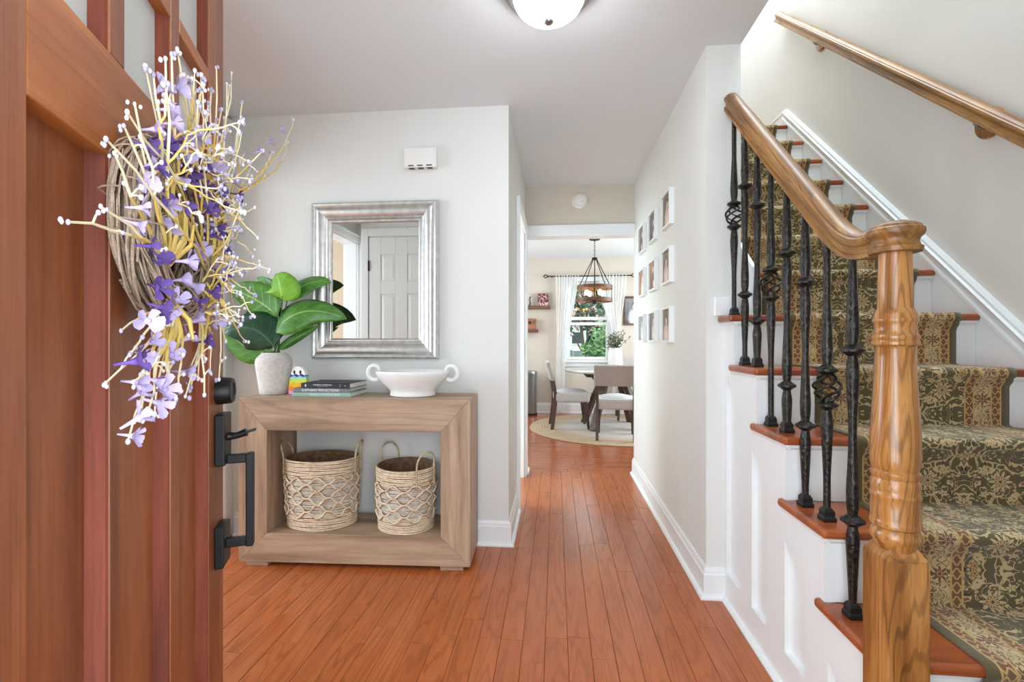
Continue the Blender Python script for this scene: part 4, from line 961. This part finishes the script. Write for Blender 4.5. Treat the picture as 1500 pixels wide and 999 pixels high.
# woven baskets inside the console
def basket(label, loc, rz, at, bt, ab, bb, H, n_d, handles):
    t0 = thing('woven_basket', label, 'basket', loc, rz, 'baskets under the console table')
    rr = random.Random(int(at*1000))
    def ell(f): return (ab+(at-ab)*f**0.7, bb+(bt-bb)*f**0.7)
    q = MB(); n = 40; rows = 14; vs = []
    for i in range(rows+1):
        f = i/rows; a, c = ell(f)
        for k in range(n): th = 2*PI*k/n; vs.append(((a-0.004)*math.cos(th), (c-0.004)*math.sin(th), 0.003+f*(H-0.006)))
    fs = [(i*n+k, i*n+(k+1) % n, (i+1)*n+(k+1) % n, (i+1)*n+k) for i in range(rows) for k in range(n)]+[tuple(range(n))]
    ob = q.add(vs, fs).build('basket_wall', M['reed_in'], t0, smooth=3.2); so = ob.modifiers.new('t', 'SOLIDIFY'); so.thickness = 0.004; so.offset = -1
    def coil(z, r, grow=0.0):
        a, c = ell(min(1, z/H)); ph = rr.random()*9
        return [((a+grow+0.0012*math.sin(7*th+ph))*math.cos(th), (c+grow+0.0012*math.sin(5*th+ph))*math.sin(th), z+0.0012*math.sin(3*th+ph)) for th in [2*PI*k/48 for k in range(48)]]
    zlo, zhi = 0.24*H, 0.72*H
    q = MB(); z = zhi+0.006
    while z < H: q.tube(coil(z, 0.005), 0.0043, 6, closed=True); z += 0.0096
    q.build('upper_coils', M['reed'], t0, smooth=3.2)
    q = MB(); z = 0.005
    while z < zlo: q.tube(coil(z, 0.005), 0.0043, 6, closed=True); z += 0.0096
    q.build('lower_coils', M['reed'], t0, smooth=3.2)
    q = MB(); z = zlo
    while z < zhi: q.tube(coil(z, 0.004, 0.0), 0.0032, 6, closed=True); z += 0.0066
    q.build('grey_weave', M['reed_grey'], t0, smooth=3.2)
    rowsn = 5; hh = (zhi-zlo)/rowsn
    for mt, nm, off in (('reed', 'lattice_strands', 0.0), ('reed_brown_shade', 'brown_shade_strands', 0.0035)):  # brown strands follow the lattice and darken its edge like a shadow
        q = MB()
        for r in range(rowsn+1):
            zc = zlo+r*hh; amp = hh*0.5
            pts = []
            for k in range(160):
                th = 2*PI*k/160; w_ = math.cos(n_d*th+PI*r); w_ = math.copysign(abs(w_)**0.8, w_)
                a, c = ell(min(1, max(0, zc/H))); gr = 0.0065+0.003*math.sin(n_d*th*2+r)
                pts.append(((a+gr)*math.cos(th), (c+gr)*math.sin(th), zc+amp*w_*0.96+off*(1 if r % 2 else -1)))
            q.tube(pts, 0.0056 if mt == 'reed' else 0.0034, 5, closed=True)
        q.build(nm, M[mt], t0, smooth=3.2)
    for th, span, hgt, lean in handles:
        q = MB()
        for s2 in (0, 1):
            pts = []
            for k in range(25):
                f = k/24; a, c = ell(1.0); tt = th+(f-0.5)*2*span*(1.0 if 0.15 < f < 0.85 else 1.0)
                up = -0.10*max(0, 1-f/0.2) if f < 0.2 else (-0.10*max(0, (f-0.8)/0.2) if f > 0.8 else 0)
                g = (f-0.2)/0.6; arch = hgt*math.sin(PI*g)**0.7 if 0 < g < 1 else 0
                side = max(-1, min(1, (f-0.5)/0.3)); tt = th+span*side*(1 if abs(f-0.5) > 0.3 else math.sin(side*PI/2)/1.0)
                if abs(f-0.5) <= 0.3: tt = th+span*math.sin(side*PI/2)
                o_ = 0.008+lean*arch
                p = Vector(((a+o_)*math.cos(tt), (c+o_)*math.sin(tt), H+up+arch))
                w = f*40+PI*s2; p += Vector((math.cos(w)*0.0028*math.cos(tt), math.cos(w)*0.0028*math.sin(tt), math.sin(w)*0.0028)); pts.append(p)
            q.tube(pts, 0.0042, 6)
        q.build('rope_handle', M['rope'], t0, smooth=3.2)
    return t0
basket('larger tan woven basket on the left inside the console table', (-1.246, 2.425, zb_), math.radians(6), 0.189, 0.140, 0.176, 0.128, 0.36, 11, ((PI-0.05, 0.34, 0.072, 0.25), (0.02, 0.32, 0.078, 0.15)))
basket('smaller greyish woven basket on the right inside the console table', (-0.787, 2.432, zb_), math.radians(-38), 0.160, 0.150, 0.147, 0.138, 0.325, 9, ((PI, 0.36, 0.085, 0.1), (0.05, 0.36, 0.085, 0.1)))

# ------------------------------------------------------------------ nine picture frames on the hall wall
def photo(seed, tone):
    t = NT('photo_print'); r = random.Random(seed); uv = t.sep(t.coord('UV')); u, v = uv[0], uv[1]
    n = t.noise(t.coord('UV'), 4+r.random()*4, 4); n2 = t.noise(t.coord('UV'), 16, 3)
    dk, md, lt = tone
    c = t.ramp(n*0.7+v*0.3, [(0.3, lin(dk)), (0.7, lin(md))])
    cx = 0.42+0.2*r.random(); w = 0.16+0.08*r.random(); hy = 0.60+0.12*r.random()
    def blob(c, x, y, rx, ry, col, sft=0.25):
        d = t.math('SQRT', ((u-x)/rx)*((u-x)/rx)+((v-y)/ry)*((v-y)/ry))
        return t.mix(1.0-t.step(d+(n2-0.5)*0.5, 1-sft, 1+sft), c, lin(col))
    c = blob(c, cx, hy-0.42, w*1.7, 0.36, lt if r.random() < 0.6 else dk)
    c = blob(c, cx+0.03, hy+0.03, w*0.85, 0.17, tuple(int(q*0.5) for q in dk))
    c = blob(c, cx, hy, w*0.6, 0.13, tuple(min(255, int(q*1.0)) for q in lt))
    c = blob(c, cx+0.2*(r.random()-0.5), 0.18, 0.10, 0.13, tuple(min(255, int(q*1.15)) for q in lt))
    t.base(c); t.set(0.35); return t.m
BWT = ((52,46,42),(112,104,98),(196,190,184)); WARM = ((108,72,52),(176,132,104),(226,196,172)); COOL = ((84,84,90),(150,148,152),(206,204,204)); SEP = ((62,44,34),(122,98,82),(206,182,164))
def frame_quad(name, mat, parent, P):
    me = bpy.data.meshes.new(name); me.from_pydata(P, [], [(0,1,2,3)]); me.materials.append(mat); ul = me.uv_layers.new(name='UVMap')
    for i, q in enumerate(((0,0),(1,0),(1,1),(0,1))): ul.data[i].uv = q
    o = bpy.data.objects.new(name, me); COL.objects.link(o); o.parent = parent; return o
rown = ('top', 'middle', 'bottom'); coln = ('nearest the stairs', 'in the centre column', 'by the dining room')
tones = ((SEP, BWT, SEP), (SEP, WARM, WARM), (SEP, BWT, COOL))
what = (('dark portrait photo', 'grey standing figure photo', 'pale sepia portrait photo'), ('dark brown group photo', 'warm tan close-up photo', 'orange-toned photo'), ('soft brown photo', 'grey photo of dark figures', 'pale blue-grey photo'))
for ci, yc in enumerate((2.845, 3.245, 3.647)):
    for ri, zc in enumerate((1.911, 1.580, 1.236)):
        t0 = thing('framed_photo', 'small white frame, %s row, %s, holding a %s' % (rown[ri], coln[ci], what[ri][ci]), 'picture frame', (0.668, yc, zc-0.1035), 0, 'nine white frames on the hall wall')
        hw_, h_, b_, d_ = 0.104, 0.207, 0.0135, 0.028
        q = MB().box(-d_, 0, -hw_, -hw_+b_, 0, h_).box(-d_, 0, hw_-b_, hw_, 0, h_).box(-d_, 0, -hw_+b_, hw_-b_, 0, b_).box(-d_, 0, -hw_+b_, hw_-b_, h_-b_, h_)
        q.build('frame_border', M['trim'], t0)
        p = frame_quad('photo', photo(ri*3+ci+1, tones[ri][ci]), t0, [(-0.018, hw_-b_, b_), (-0.018, -hw_+b_, b_), (-0.018, -hw_+b_, h_-b_), (-0.018, hw_-b_, h_-b_)])

# smoke detector, ceiling lamp
SD = thing('smoke_detector', 'round white smoke detector on the beige header above the dining opening', 'smoke detector', (0.204, 4.07, 2.337))
q = MB().lathe([(0.066,0),(0.066,0.012),(0.060,0.020),(0.050,0.024),(0.046,0.034),(0.030,0.038),(0.001,0.038)], 30); q.xf(Matrix.Rotation(PI/2, 4, 'X')).build('housing', M['plastic'], SD, smooth=0.6)
MB().tube([(0,-0.0375,0.0),(0,-0.0405,0.0)], 0.012, 14).build('test_button', M['plastic'], SD); MB().tube([(0.022,-0.036,-0.016),(0.022,-0.040,-0.016)], 0.004, 8).build('indicator', M['nickel'], SD)
CL = thing('ceiling_lamp', 'flush ceiling lamp with lit white glass dome and nickel rim', 'ceiling lamp', (-0.025, 1.72, CH+0.004))
MB().lathe([(0.12,0),(0.164,-0.002),(0.172,-0.008),(0.173,-0.018),(0.167,-0.024),(0.160,-0.028),(0.161,-0.036),(0.154,-0.044),(0.140,-0.048),(0.126,-0.044)], 44).build('nickel_rim', M['nickel'], CL, smooth=0.6)
pr = [(0.131,-0.030)]+[(0.131*math.cos(a), -0.046-0.088*math.sin(a)) for a in [PI/2*i/10 for i in range(11)]]
pr[-1] = (0.002, pr[-1][1]); MB().lathe(pr, 44, cap=(True, True)).build('glass_dome', M['opal'], CL, smooth=3.2)
MB().lathe([(0.006,-0.128),(0.016,-0.134),(0.019,-0.141),(0.014,-0.149),(0.003,-0.153)], 16).build('finial', M['nickel'], CL, smooth=3.2)

# ------------------------------------------------------------------ dining room
win = struct('window_1', MB().box(WX0-0.07, WX0, DY-0.02, DY, WZ0-0.02, WZ1+0.07).box(WX1, WX1+0.07, DY-0.02, DY, WZ0-0.02, WZ1+0.07).box(WX0, WX1, DY-0.02, DY, WZ1, WZ1+0.07).box(WX0-0.09, WX1+0.09, DY-0.06, DY+0.02, WZ0-0.045, WZ0-0.015).box(WX0-0.07, WX1+0.07, DY-0.018, DY, WZ0-0.11, WZ0-0.045)
             .box(WX0, WX0+0.02, DY, DY+0.14, WZ0, WZ1).box(WX1-0.02, WX1, DY, DY+0.14, WZ0, WZ1), M['trim'], 'white double-hung dining room window with sheer curtains', 'window', bevel=0.003)
def sash(z0, z1, y):
    MB().box(WX0+0.02, WX0+0.055, y, y+0.035, z0, z1).box(WX1-0.055, WX1-0.02, y, y+0.035, z0, z1).box(WX0+0.055, WX1-0.055, y, y+0.035, z0, z0+0.05).box(WX0+0.055, WX1-0.055, y, y+0.035, z1-0.045, z1).build('sash', M['trim'], win, bevel=0.002)
    MB().box(WX0+0.055, WX1-0.055, y+0.016, y+0.019, z0+0.05, z1-0.045).build('pane', M['glass'], win)
sash(1.475, WZ1, DY+0.075); sash(WZ0-0.01, 1.435, DY+0.03)
CR = thing('curtain_rod', 'thin dark curtain rod with twisted cage finials above the dining window', 'curtain rod', (0.52, 7.42, 2.155))
MB().tube([(-0.62,0,0),(0.62,0,0)], 0.008, 8).build('pole', M['black'], CR, smooth=SM)
for sx in (-1, 1):
    q = MB(); q.lathe([(0.004,0),(0.012,0.006),(0.012,0.016),(0.004,0.022)], 10).xf(Matrix.Translation((sx*0.62,0,0)) @ Matrix.Rotation(sx*PI/2, 4, 'Y'))
    for j in range(4):
        pts = [(sx*(0.64+0.075*f), 0.032*math.sin(PI*f)*math.cos(j*PI/2+f*2), 0.032*math.sin(PI*f)*math.sin(j*PI/2+f*2)) for f in [k/10 for k in range(11)]]
        q.tube(pts, 0.0045, 5)
    q.build('finial', M['black'], CR, smooth=SM)
    MB().tube([(sx*0.58,0,0),(sx*0.58,0.05,-0.004),(sx*0.58,0.078,-0.01)], 0.006, 6).build('bracket', M['black'], CR, smooth=SM)
def curtain(label, rows, ph, npl):
    n = 72; vs = []; full = []
    for i in range(len(rows)-1):
        (z0, a0, c0), (z1, a1, c1) = rows[i], rows[i+1]
        for k in range(6): f = k/6; full.append((z0+(z1-z0)*f, a0+(a1-a0)*f, c0+(c1-c0)*f))
    full.append(rows[-1])
    for (z, a, c) in full:
        for j in range(n+1):
            s_ = j/n; vs.append((a+(c-a)*s_+0.004*math.sin(s_*20+z), 7.42+0.018*math.sin(s_*2*PI*npl+ph+0.3*math.sin(z*2))+0.004*math.sin(s_*9+z*3), z))
    b = MB().add(vs, [(i*(n+1)+j, i*(n+1)+j+1, (i+1)*(n+1)+j+1, (i+1)*(n+1)+j) for i in range(len(full)-1) for j in range(n)])
    o = b.build('sheer_curtain', M['sheer'], smooth=3.2); return tag(o, label, 'curtain', 'sheer curtains at the dining window')
curtain('white sheer curtain hanging on the left side of the dining window', [(2.175,-0.02,0.36),(2.0,-0.01,0.34),(1.6,0.0,0.27),(1.2,0.01,0.20),(0.8,0.0,0.14),(0.02,-0.01,0.13)], 0.2, 9)
curtain('white sheer curtain on the right side of the dining window, gathered lower down', [(2.175,0.66,1.10),(2.0,0.67,1.09),(1.7,0.73,1.05),(1.4,0.84,1.01),(1.2,0.88,0.99),(0.8,0.88,1.02),(0.02,0.88,1.03)], 1.2, 9)
# shelves on the back wall
for (xa, xb, z, lb) in ((-0.95,-0.085,1.64,'upper rustic wooden wall shelf in the dining room'), (-0.95,-0.277,1.272,'lower rustic wooden wall shelf in the dining room')):
    t0 = thing('wall_shelf', lb, 'shelf', ((xa+xb)/2, DY, z), 0, 'rustic wall shelves'); h = (xb-xa)/2
    MB().box(-h, h, -0.14, 0, 0, 0.014).build('board', M['rustic'], t0, bevel=0.002); MB().box(-h, h, -0.14, -0.125, 0.014, 0.05).build('front_lip', M['rustic'], t0, bevel=0.002); MB().box(h-0.014, h, -0.125, 0, 0.014, 0.05).build('end_lip', M['rustic'], t0)
PB = thing('picture_card', 'black and red printed card standing on the upper dining shelf', 'card', (-0.20, 7.44, 1.654))
MB().box(-0.085, 0.085, -0.006, 0.006, 0, 0.235).build('board', M['dark'], PB)
tph = NT('printed_card'); u_2 = tph.sep(tph.coord('UV')); n = tph.noise(tph.coord('UV'), 7, 4)
cc = tph.ramp(n, [(0.35, lin((40,24,24))), (0.5, lin((120,34,38))), (0.62, lin((200,190,184)))]); cc2 = tph.ramp(n, [(0.4, lin((60,40,40))), (0.5, lin((214,170,160))), (0.65, lin((232,220,214)))])
tph.base(tph.mix(u_2[1].lt(0.38), cc, cc2)); tph.set(0.5)
frame_quad('print', tph.m, PB, [(-0.083,-0.0065,0.002),(0.083,-0.0065,0.002),(0.083,-0.0065,0.233),(-0.083,-0.0065,0.233)])
DS = thing('shelf_sculpture', 'small dark upright sculpture with a pale top on the upper dining shelf', 'sculpture', (-0.42, 7.43, 1.654))
MB().box(-0.05, 0.03, -0.03, 0.03, 0, 0.02).build('foot', M['walnut'], DS, bevel=0.003); MB().tube([(0.0,0,0.02),(0.022,0,0.09),(0.01,0,0.14),(0.026,0,0.19)], [0.016,0.012,0.010,0.012], 10).build('stem', M['walnut'], DS, smooth=SM); MB().bar((-0.09,0,0.19),(0.03,0,0.195), 0.03, 0.016).build('arm', M['stone'], DS, bevel=0.003)
CBX = thing('wooden_box', 'coppery brown wooden box on the lower dining shelf', 'box', (-0.405, 7.43, 1.286))
MB().box(-0.095, 0.095, -0.05, 0.05, 0, 0.15).build('body', M['copper'], CBX, bevel=0.003); MB().box(-0.097, 0.097, -0.052, 0.052, 0.15, 0.205).build('lid', M['copper'], CBX, bevel=0.003); MB().box(-0.015, 0.015, -0.056, -0.05, 0.13, 0.165).build('clasp', M['black'], CBX)
# trash can
TC = thing('trash_can', 'brushed steel step bin in the back left corner of the dining room', 'trash can', (-0.47, 7.28, 0))
MB().lathe([(0.185,0.0),(0.188,0.03),(0.186,0.035)], 30, sy=0.7).build('base', M['foot_black'], TC, smooth=0.6); MB().lathe([(0.18,0.035),(0.18,0.62)], 30, sy=0.7).build('body', M['nickel'], TC, smooth=0.8); MB().lathe([(0.184,0.62),(0.186,0.655),(0.178,0.675),(0.12,0.685),(0.001,0.688)], 30, sy=0.7).build('lid', M['nickel'], TC, smooth=0.7)
MB().box(-0.05, 0.05, -0.17, -0.11, 0.012, 0.022).build('pedal', M['black'], TC, bevel=0.003)
# vents
WV = thing('wall_vent', 'small beige heating register low on the dining room wall', 'vent', (0.61, DY, 0.19))
MB().box(-0.075, 0.075, -0.012, 0, 0, 0.15).build('plate', M['beige'], WV, bevel=0.003)
for i in range(2): MB().box(-0.055+i*0.06, -0.005+i*0.06, -0.0135, -0.01, 0.015, 0.135).build('louvre_opening', M['copper'], WV)
FV = thing('floor_vent', 'dark floor register near the dining room back wall', 'vent', (0.93, 7.32, 0.0))
MB().box(-0.06, 0.06, -0.10, 0.10, 0.0, 0.004).build('plate', M['copper'], FV)
for i in range(5): MB().box(-0.05, 0.05, -0.085+i*0.036, -0.067+i*0.036, 0.004, 0.0048).build('slot', M['dark'], FV)
# dark framed picture at the right
FP = thing('framed_photo', 'black and white photo in a dark wood frame right of the dining window', 'picture frame', (1.21, DY, 1.385))
q = MB()
for a in ((-0.16,-0.13,0,0.45),(0.13,0.16,0,0.45),(-0.13,0.13,0,0.03),(-0.13,0.13,0.42,0.45)): q.box(a[0], a[1], -0.025, 0, a[2], a[3])
q.build('frame_border', M['rustic'], FP, bevel=0.002); frame_quad('photo', photo(21, COOL), FP, [(-0.13,-0.012,0.03),(0.13,-0.012,0.03),(0.13,-0.012,0.42),(-0.13,-0.012,0.42)])
# rug
RG = MB().lathe([(1.10,0.0),(1.112,0.003),(1.108,0.010),(1.09,0.012),(0.6,0.012),(0.001,0.012)], 96).build('jute_rug', M['jute'], smooth=0.6); RG.location = (0.765, 6.27, 0.0005); tag(RG, 'round braided jute rug with paler centre under the dining table', 'rug')
# table
TB = thing('dining_table', 'round dining table with a glossy grey veined top and dark splayed legs', 'table', (0.75, 6.32, 0.012))
MB().lathe([(0.60,0.722),(0.625,0.730),(0.632,0.738),(0.630,0.748),(0.620,0.753),(0.001,0.753)], 64).build('table_top', M['tabletop'], TB, smooth=0.6)
for a in (0.9, 0.9+PI/2):
    c, s_ = math.cos(a), math.sin(a); q = MB(); L = 0.46
    q.prism([(-L,0.722),(L,0.722),(L,0.69),(L-0.07,0.63),(-L+0.07,0.63),(-L,0.69)], 'y', -0.04, 0.04).xf(Matrix.Rotation(a, 4, 'Z')); q.build('cross_beam', M['walnut'], TB, bevel=0.004)
for k in range(4):
    a = 0.9+PI/2*k; c, s_ = math.cos(a), math.sin(a)
    MB().bar((c*0.46, s_*0.46, 0.0), (c*0.16, s_*0.16, 0.64), 0.085, 0.06, up=(c, s_, 0.3)).build('leg', M['walnut'], TB, bevel=0.004)
TRY = thing('serving_tray', 'small dark wooden tray with black handles on the dining table', 'tray', (0.79, 6.50, 0.765))
MB().box(-0.17, 0.17, -0.11, 0.11, 0, 0.012).box(-0.17, 0.17, -0.11, -0.10, 0.012, 0.022).box(-0.17, 0.17, 0.10, 0.11, 0.012, 0.022).build('board', M['rustic'], TRY, bevel=0.002)
for sx in (-1, 1): MB().tube([(sx*0.155,-0.05,0.012),(sx*0.155,-0.05,0.04),(sx*0.155,0.05,0.04),(sx*0.155,0.05,0.012)], 0.006, 6).build('handle', M['black'], TRY, smooth=SM)
VS = thing('white_vase', 'tall white tapered vase on the dining table tray', 'vase', (0.805, 6.50, 0.778))
MB().lathe([(0.098,0),(0.103,0.006),(0.098,0.12),(0.088,0.24),(0.084,0.268),(0.078,0.270),(0.074,0.26),(0.08,0.10)], 10).build('vase_body', M['ceramic'], VS, smooth=0.3)
GR = thing('greenery', 'loose olive green sprigs standing in the white dining vase', 'foliage', (0.805, 6.50, 0.96))
q, q2 = MB(), MB(); r5 = random.Random(8)
for i in range(28):
    a = r5.uniform(0, 2*PI); sp = r5.uniform(0.03, 0.30); h = r5.uniform(0.15, 0.34)-sp*0.35; e_ = Vector((sp*math.cos(a), sp*math.sin(a)*0.8, h+0.05)); m_ = Vector((sp*0.35*math.cos(a), sp*0.3*math.sin(a), h*0.6))
    q.tube([(0,0,0), m_, e_], [0.003,0.0025,0.0015], 4)
    for k in range(15):
        f = 0.35+0.65*k/14; p = (m_.lerp(e_, (f-0.5)*2) if f > 0.5 else Vector().lerp(m_, f*2)); d = Vector((r5.uniform(-1,1), r5.uniform(-1,1), r5.uniform(-0.3,1))).normalized(); L = r5.uniform(0.025, 0.05); sd = d.orthogonal().normalized()*0.008
        q2.add([p, p+d*L*0.5+sd, p+d*L, p+d*L*0.5-sd], [(0,1,2,3)])
M['olive'] = plain('olive_leaf', (92, 106, 62), 0.7, 0, 0.2, 12)
q.build('stems', M['bark'], GR, smooth=SM); q2.build('leaves', M['olive'], GR, kind='stuff')
# chairs
def chair(label, loc, rz):
    t0 = thing('dining_chair', label, 'chair', loc, rz, 'dining chairs around the round table')
    q = MB(); hw_, y0, y1 = 0.225, -0.21, 0.235
    q.hexa([(-hw_,y0,0.345),(hw_,y0,0.345),(hw_*1.02,y1,0.345),(-hw_*1.02,y1,0.345),(-hw_,y0,0.47),(hw_,y0,0.47),(hw_*1.02,y1,0.47),(-hw_*1.02,y1,0.47)]); q.build('seat', M['seat_fabric'], t0, bevel=0.03, seg=4)
    MB().lathe([(0.20,0.455),(0.17,0.488),(0.10,0.503),(0.001,0.506)], 28, (0,0.012,0), 1.0, 1.0).build('seat_crown', M['seat_fabric'], t0, smooth=3.2)
    for sx in (-1, 1):
        MB().hexa([(sx*0.205-0.016,0.205,0),(sx*0.205+0.016,0.205,0),(sx*0.205+0.016,0.235,0),(sx*0.205-0.016,0.235,0),(sx*0.195-0.024,0.155,0.35),(sx*0.195+0.024,0.155,0.35),(sx*0.195+0.024,0.205,0.35),(sx*0.195-0.024,0.205,0.35)]).build('leg', M['walnut'], t0, bevel=0.003)
        pth = [(sx*0.205,-0.245,0),(sx*0.205,-0.225,0.15),(sx*0.205,-0.205,0.32),(sx*0.205,-0.205,0.46),(sx*0.205,-0.232,0.62),(sx*0.205,-0.275,0.80)]
        q = MB().sweep([(-0.016,-0.022),(0.016,-0.022),(0.016,0.022),(-0.016,0.022)], pth, [Vector((1,0,0))]*6, [Vector((0,1,0))]*6); q.build('leg', M['walnut'], t0, bevel=0.003)
    q = MB(); B = [(-0.24,-0.262,0.615),(0.24,-0.262,0.615),(0.24,-0.205,0.625),(-0.24,-0.205,0.625),(-0.24,-0.325,0.855),(0.24,-0.325,0.855),(0.24,-0.268,0.865),(-0.24,-0.268,0.865)]
    q.hexa(B).build('backrest', M['grey_fabric'], t0, bevel=0.016, seg=3)
    return t0
c0 = chair('grey upholstered dining chair in side view left of the round table', (0.185, 6.25, 0.012), math.radians(-86))
dup(c0, (0.70, 5.62, 0.012), 'grey upholstered dining chair with its back to the hallway', math.radians(-7))
dup(c0, (1.10, 6.97, 0.012), 'grey upholstered dining chair behind the white vase at the far side', math.radians(176))
# chandelier
CN = thing('chandelier', 'wheel chandelier of two wooden rings with lit bulbs hanging in the dining room', 'chandelier', (0.488, 6.0, CH))
MB().lathe([(0.065,-0.028),(0.068,-0.012),(0.068,0.0)], 24).build('canopy', M['black'], CN, smooth=0.6)
q = MB()
for i in range(9):
    z = -0.032-i*0.026; q.tube([(0.008*math.cos(a)*(1 if i % 2 else 0.25), 0.008*math.cos(a)*(0.25 if i % 2 else 1), z+0.017*math.sin(a)) for a in [2*PI*k/8 for k in range(8)]], 0.0028, 4, closed=True)
q.build('chain', M['black'], CN); MB().lathe([(0.006,-0.245),(0.034,-0.252),(0.034,-0.272),(0.02,-0.282),(0.004,-0.285)], 16).build('hub', M['black'], CN, smooth=0.6)
for k in range(5):
    a = 2*PI*k/5+0.25; MB().tube([(0.026*math.cos(a),0.026*math.sin(a),-0.268),(0.205*math.cos(a),0.205*math.sin(a),-0.60)], 0.0055, 6).build('rod', M['black'], CN, smooth=SM)
for z in (-0.648, -0.808):
    b = MB(); n = 48; vs = []
    for r, zz_ in ((0.222,z),(0.222,z+0.046),(0.212,z+0.046),(0.212,z)):
        for k in range(n): vs.append((r*math.cos(2*PI*k/n), r*math.sin(2*PI*k/n), zz_))
    b.add(vs, [(i*n+k, i*n+(k+1) % n, ((i+1) % 4)*n+(k+1) % n, ((i+1) % 4)*n+k) for i in range(4) for k in range(n)]); b.build('wooden_ring', M['amber'], CN, smooth=0.6)
for k in range(12):
    a = 2*PI*k/12+0.1; MB().tube([(0.217*math.cos(a),0.217*math.sin(a),-0.80),(0.217*math.cos(a),0.217*math.sin(a),-0.61)], 0.0025, 4).build('wire', M['black'], CN)
MB().lathe([(0.03,-0.835),(0.034,-0.82),(0.034,-0.79),(0.02,-0.78),(0.008,-0.6),(0.006,-0.285)], 12).build('stem', M['black'], CN, smooth=0.6)
for k in range(4):
    a = PI/2*k+0.5; c, s_ = math.cos(a), math.sin(a)
    MB().tube([(0.02*c,0.02*s_,-0.80),(0.212*c,0.212*s_,-0.80)], 0.005, 5).build('spoke', M['black'], CN); MB().tube([(0.115*c,0.115*s_,-0.80),(0.115*c,0.115*s_,-0.735)], 0.017, 10).build('socket', M['rustic'], CN)
    MB().ball((0.115*c,0.115*s_,-0.695), 0.026, 12, 8, (1,1,1.35)).build('bulb', M['bulb'], CN, smooth=3.2)

# ------------------------------------------------------------------ outdoors beyond the dining window and the porch
struct('ground_lawn', MB().box(-14, 16, 7.8, 40, -0.55, -0.5), M['grass'], 'green lawn behind the house', 'lawn')
struct('ground_porch', MB().box(-3, 3, -6, 0.14, -0.2, -0.05), M['stone'], 'stone porch outside the front door', 'porch')
FN = thing('garden_fence', 'weathered grey-green board fence behind the lawn', 'fence', (1.5, 13.5, -0.5))
for i in range(26): MB().box(-3.25+i*0.25, -3.01+i*0.25, -0.015, 0.015, 0, 1.36+0.01*(i % 3)).build('fence_board', M['fence'], FN)
MB().box(-3.3, 3.3, 0.015, 0.06, 0.3, 0.4).box(-3.3, 3.3, 0.015, 0.06, 1.0, 1.1).build('fence_rail', M['fence'], FN)
HS = thing('neighbour_house', 'white sided neighbouring house with a dark window seen through the dining window', 'house', (0.4, 18.0, -0.5))
MB().box(-3, 0.75, 0, 4, 0, 2.35).build('wall', M['siding'], HS); MB().prism([(-3.3,2.3),(1.0,2.3),(-0.9,3.5),(-1.4,3.5)], 'y', -0.3, 4.3).build('roof', M['rustic'], HS)
MB().box(0.17, 0.66, -0.03, 0, 1.5, 2.02).build('window_frame', M['trim'], HS); MB().box(0.215, 0.615, -0.04, -0.03, 1.55, 1.97).build('pane', M['pane_dark'], HS)
def tree(label, loc, h, blobs, leafm, trunk=0.07, n=420, sz=0.12, seed=1, blossom=None, cat='tree', grp=None):
    t0 = thing('garden_tree', label, cat, loc, 0, grp); r = random.Random(seed)
    MB().tube([(0,0,0),(0.05,0,h*0.35),(-0.05,0.05,h*0.7)], [trunk,trunk*0.8,trunk*0.4], 8).build('trunk', M['bark'], t0, smooth=SM)
    q, q2, q3 = MB(), MB(), MB()
    for (bx, by, bz, br) in blobs:
        q3.tube([(0,0,h*0.4), (bx*0.5,by*0.5,(h*0.4+bz)/2), (bx,by,bz)], [trunk*0.5,trunk*0.3,trunk*0.12], 5)
        for i in range(n):
            d = Vector((r.gauss(0,1), r.gauss(0,1), r.gauss(0,1))).normalized()*br*r.random()**0.45; p = Vector((bx,by,bz))+d
            a = Vector((r.uniform(-1,1),r.uniform(-1,1),r.uniform(-1,1))).normalized(); c = a.orthogonal().normalized(); s_ = sz*r.uniform(0.6,1.3)
            (q2 if blossom and r.random() < 0.3 else q).add([p-a*s_, p-c*s_*0.45, p+a*s_, p+c*s_*0.45], [(0,1,2,3)])
    q3.build('branches', M['bark'], t0, smooth=SM); q.build('crown', M[leafm], t0, kind='stuff')
    if blossom: q2.build('blossoms', M[blossom], t0, kind='stuff')
tree('leafy young green tree in front of the fence', (1.32, 12.2, -0.5), 2.3, ((0.1,0,1.75,0.55),(-0.3,0.1,1.3,0.4),(0.45,0,1.35,0.45),(0.0,0,0.95,0.45)), 'bush', n=330, sz=0.09, seed=3)
tree('blossoming tree with pink flowers behind the fence', (0.9, 15.5, -0.5), 3.0, ((-0.6,0,2.35,0.55),(0.3,0.2,2.5,0.6),(0.9,0,2.3,0.5),(-0.2,0,3.0,0.7)), 'bush_dark', n=330, sz=0.11, seed=5, blossom='pinkblossom')
tree('large dark green tree far beyond the neighbouring house', (1.6, 32, -0.5), 8.0, ((-2.0,0,4.6,2.3),(1.0,0,5.0,2.4),(3.4,0,4.4,2.3),(-0.5,0,7.4,2.5),(2.6,0,7.5,2.5),(-4.0,0,6.4,2.4),(1.0,0,2.6,1.9),(4.2,0,2.4,1.9)), 'bush_dark', trunk=0.2, n=900, sz=0.42, seed=7)
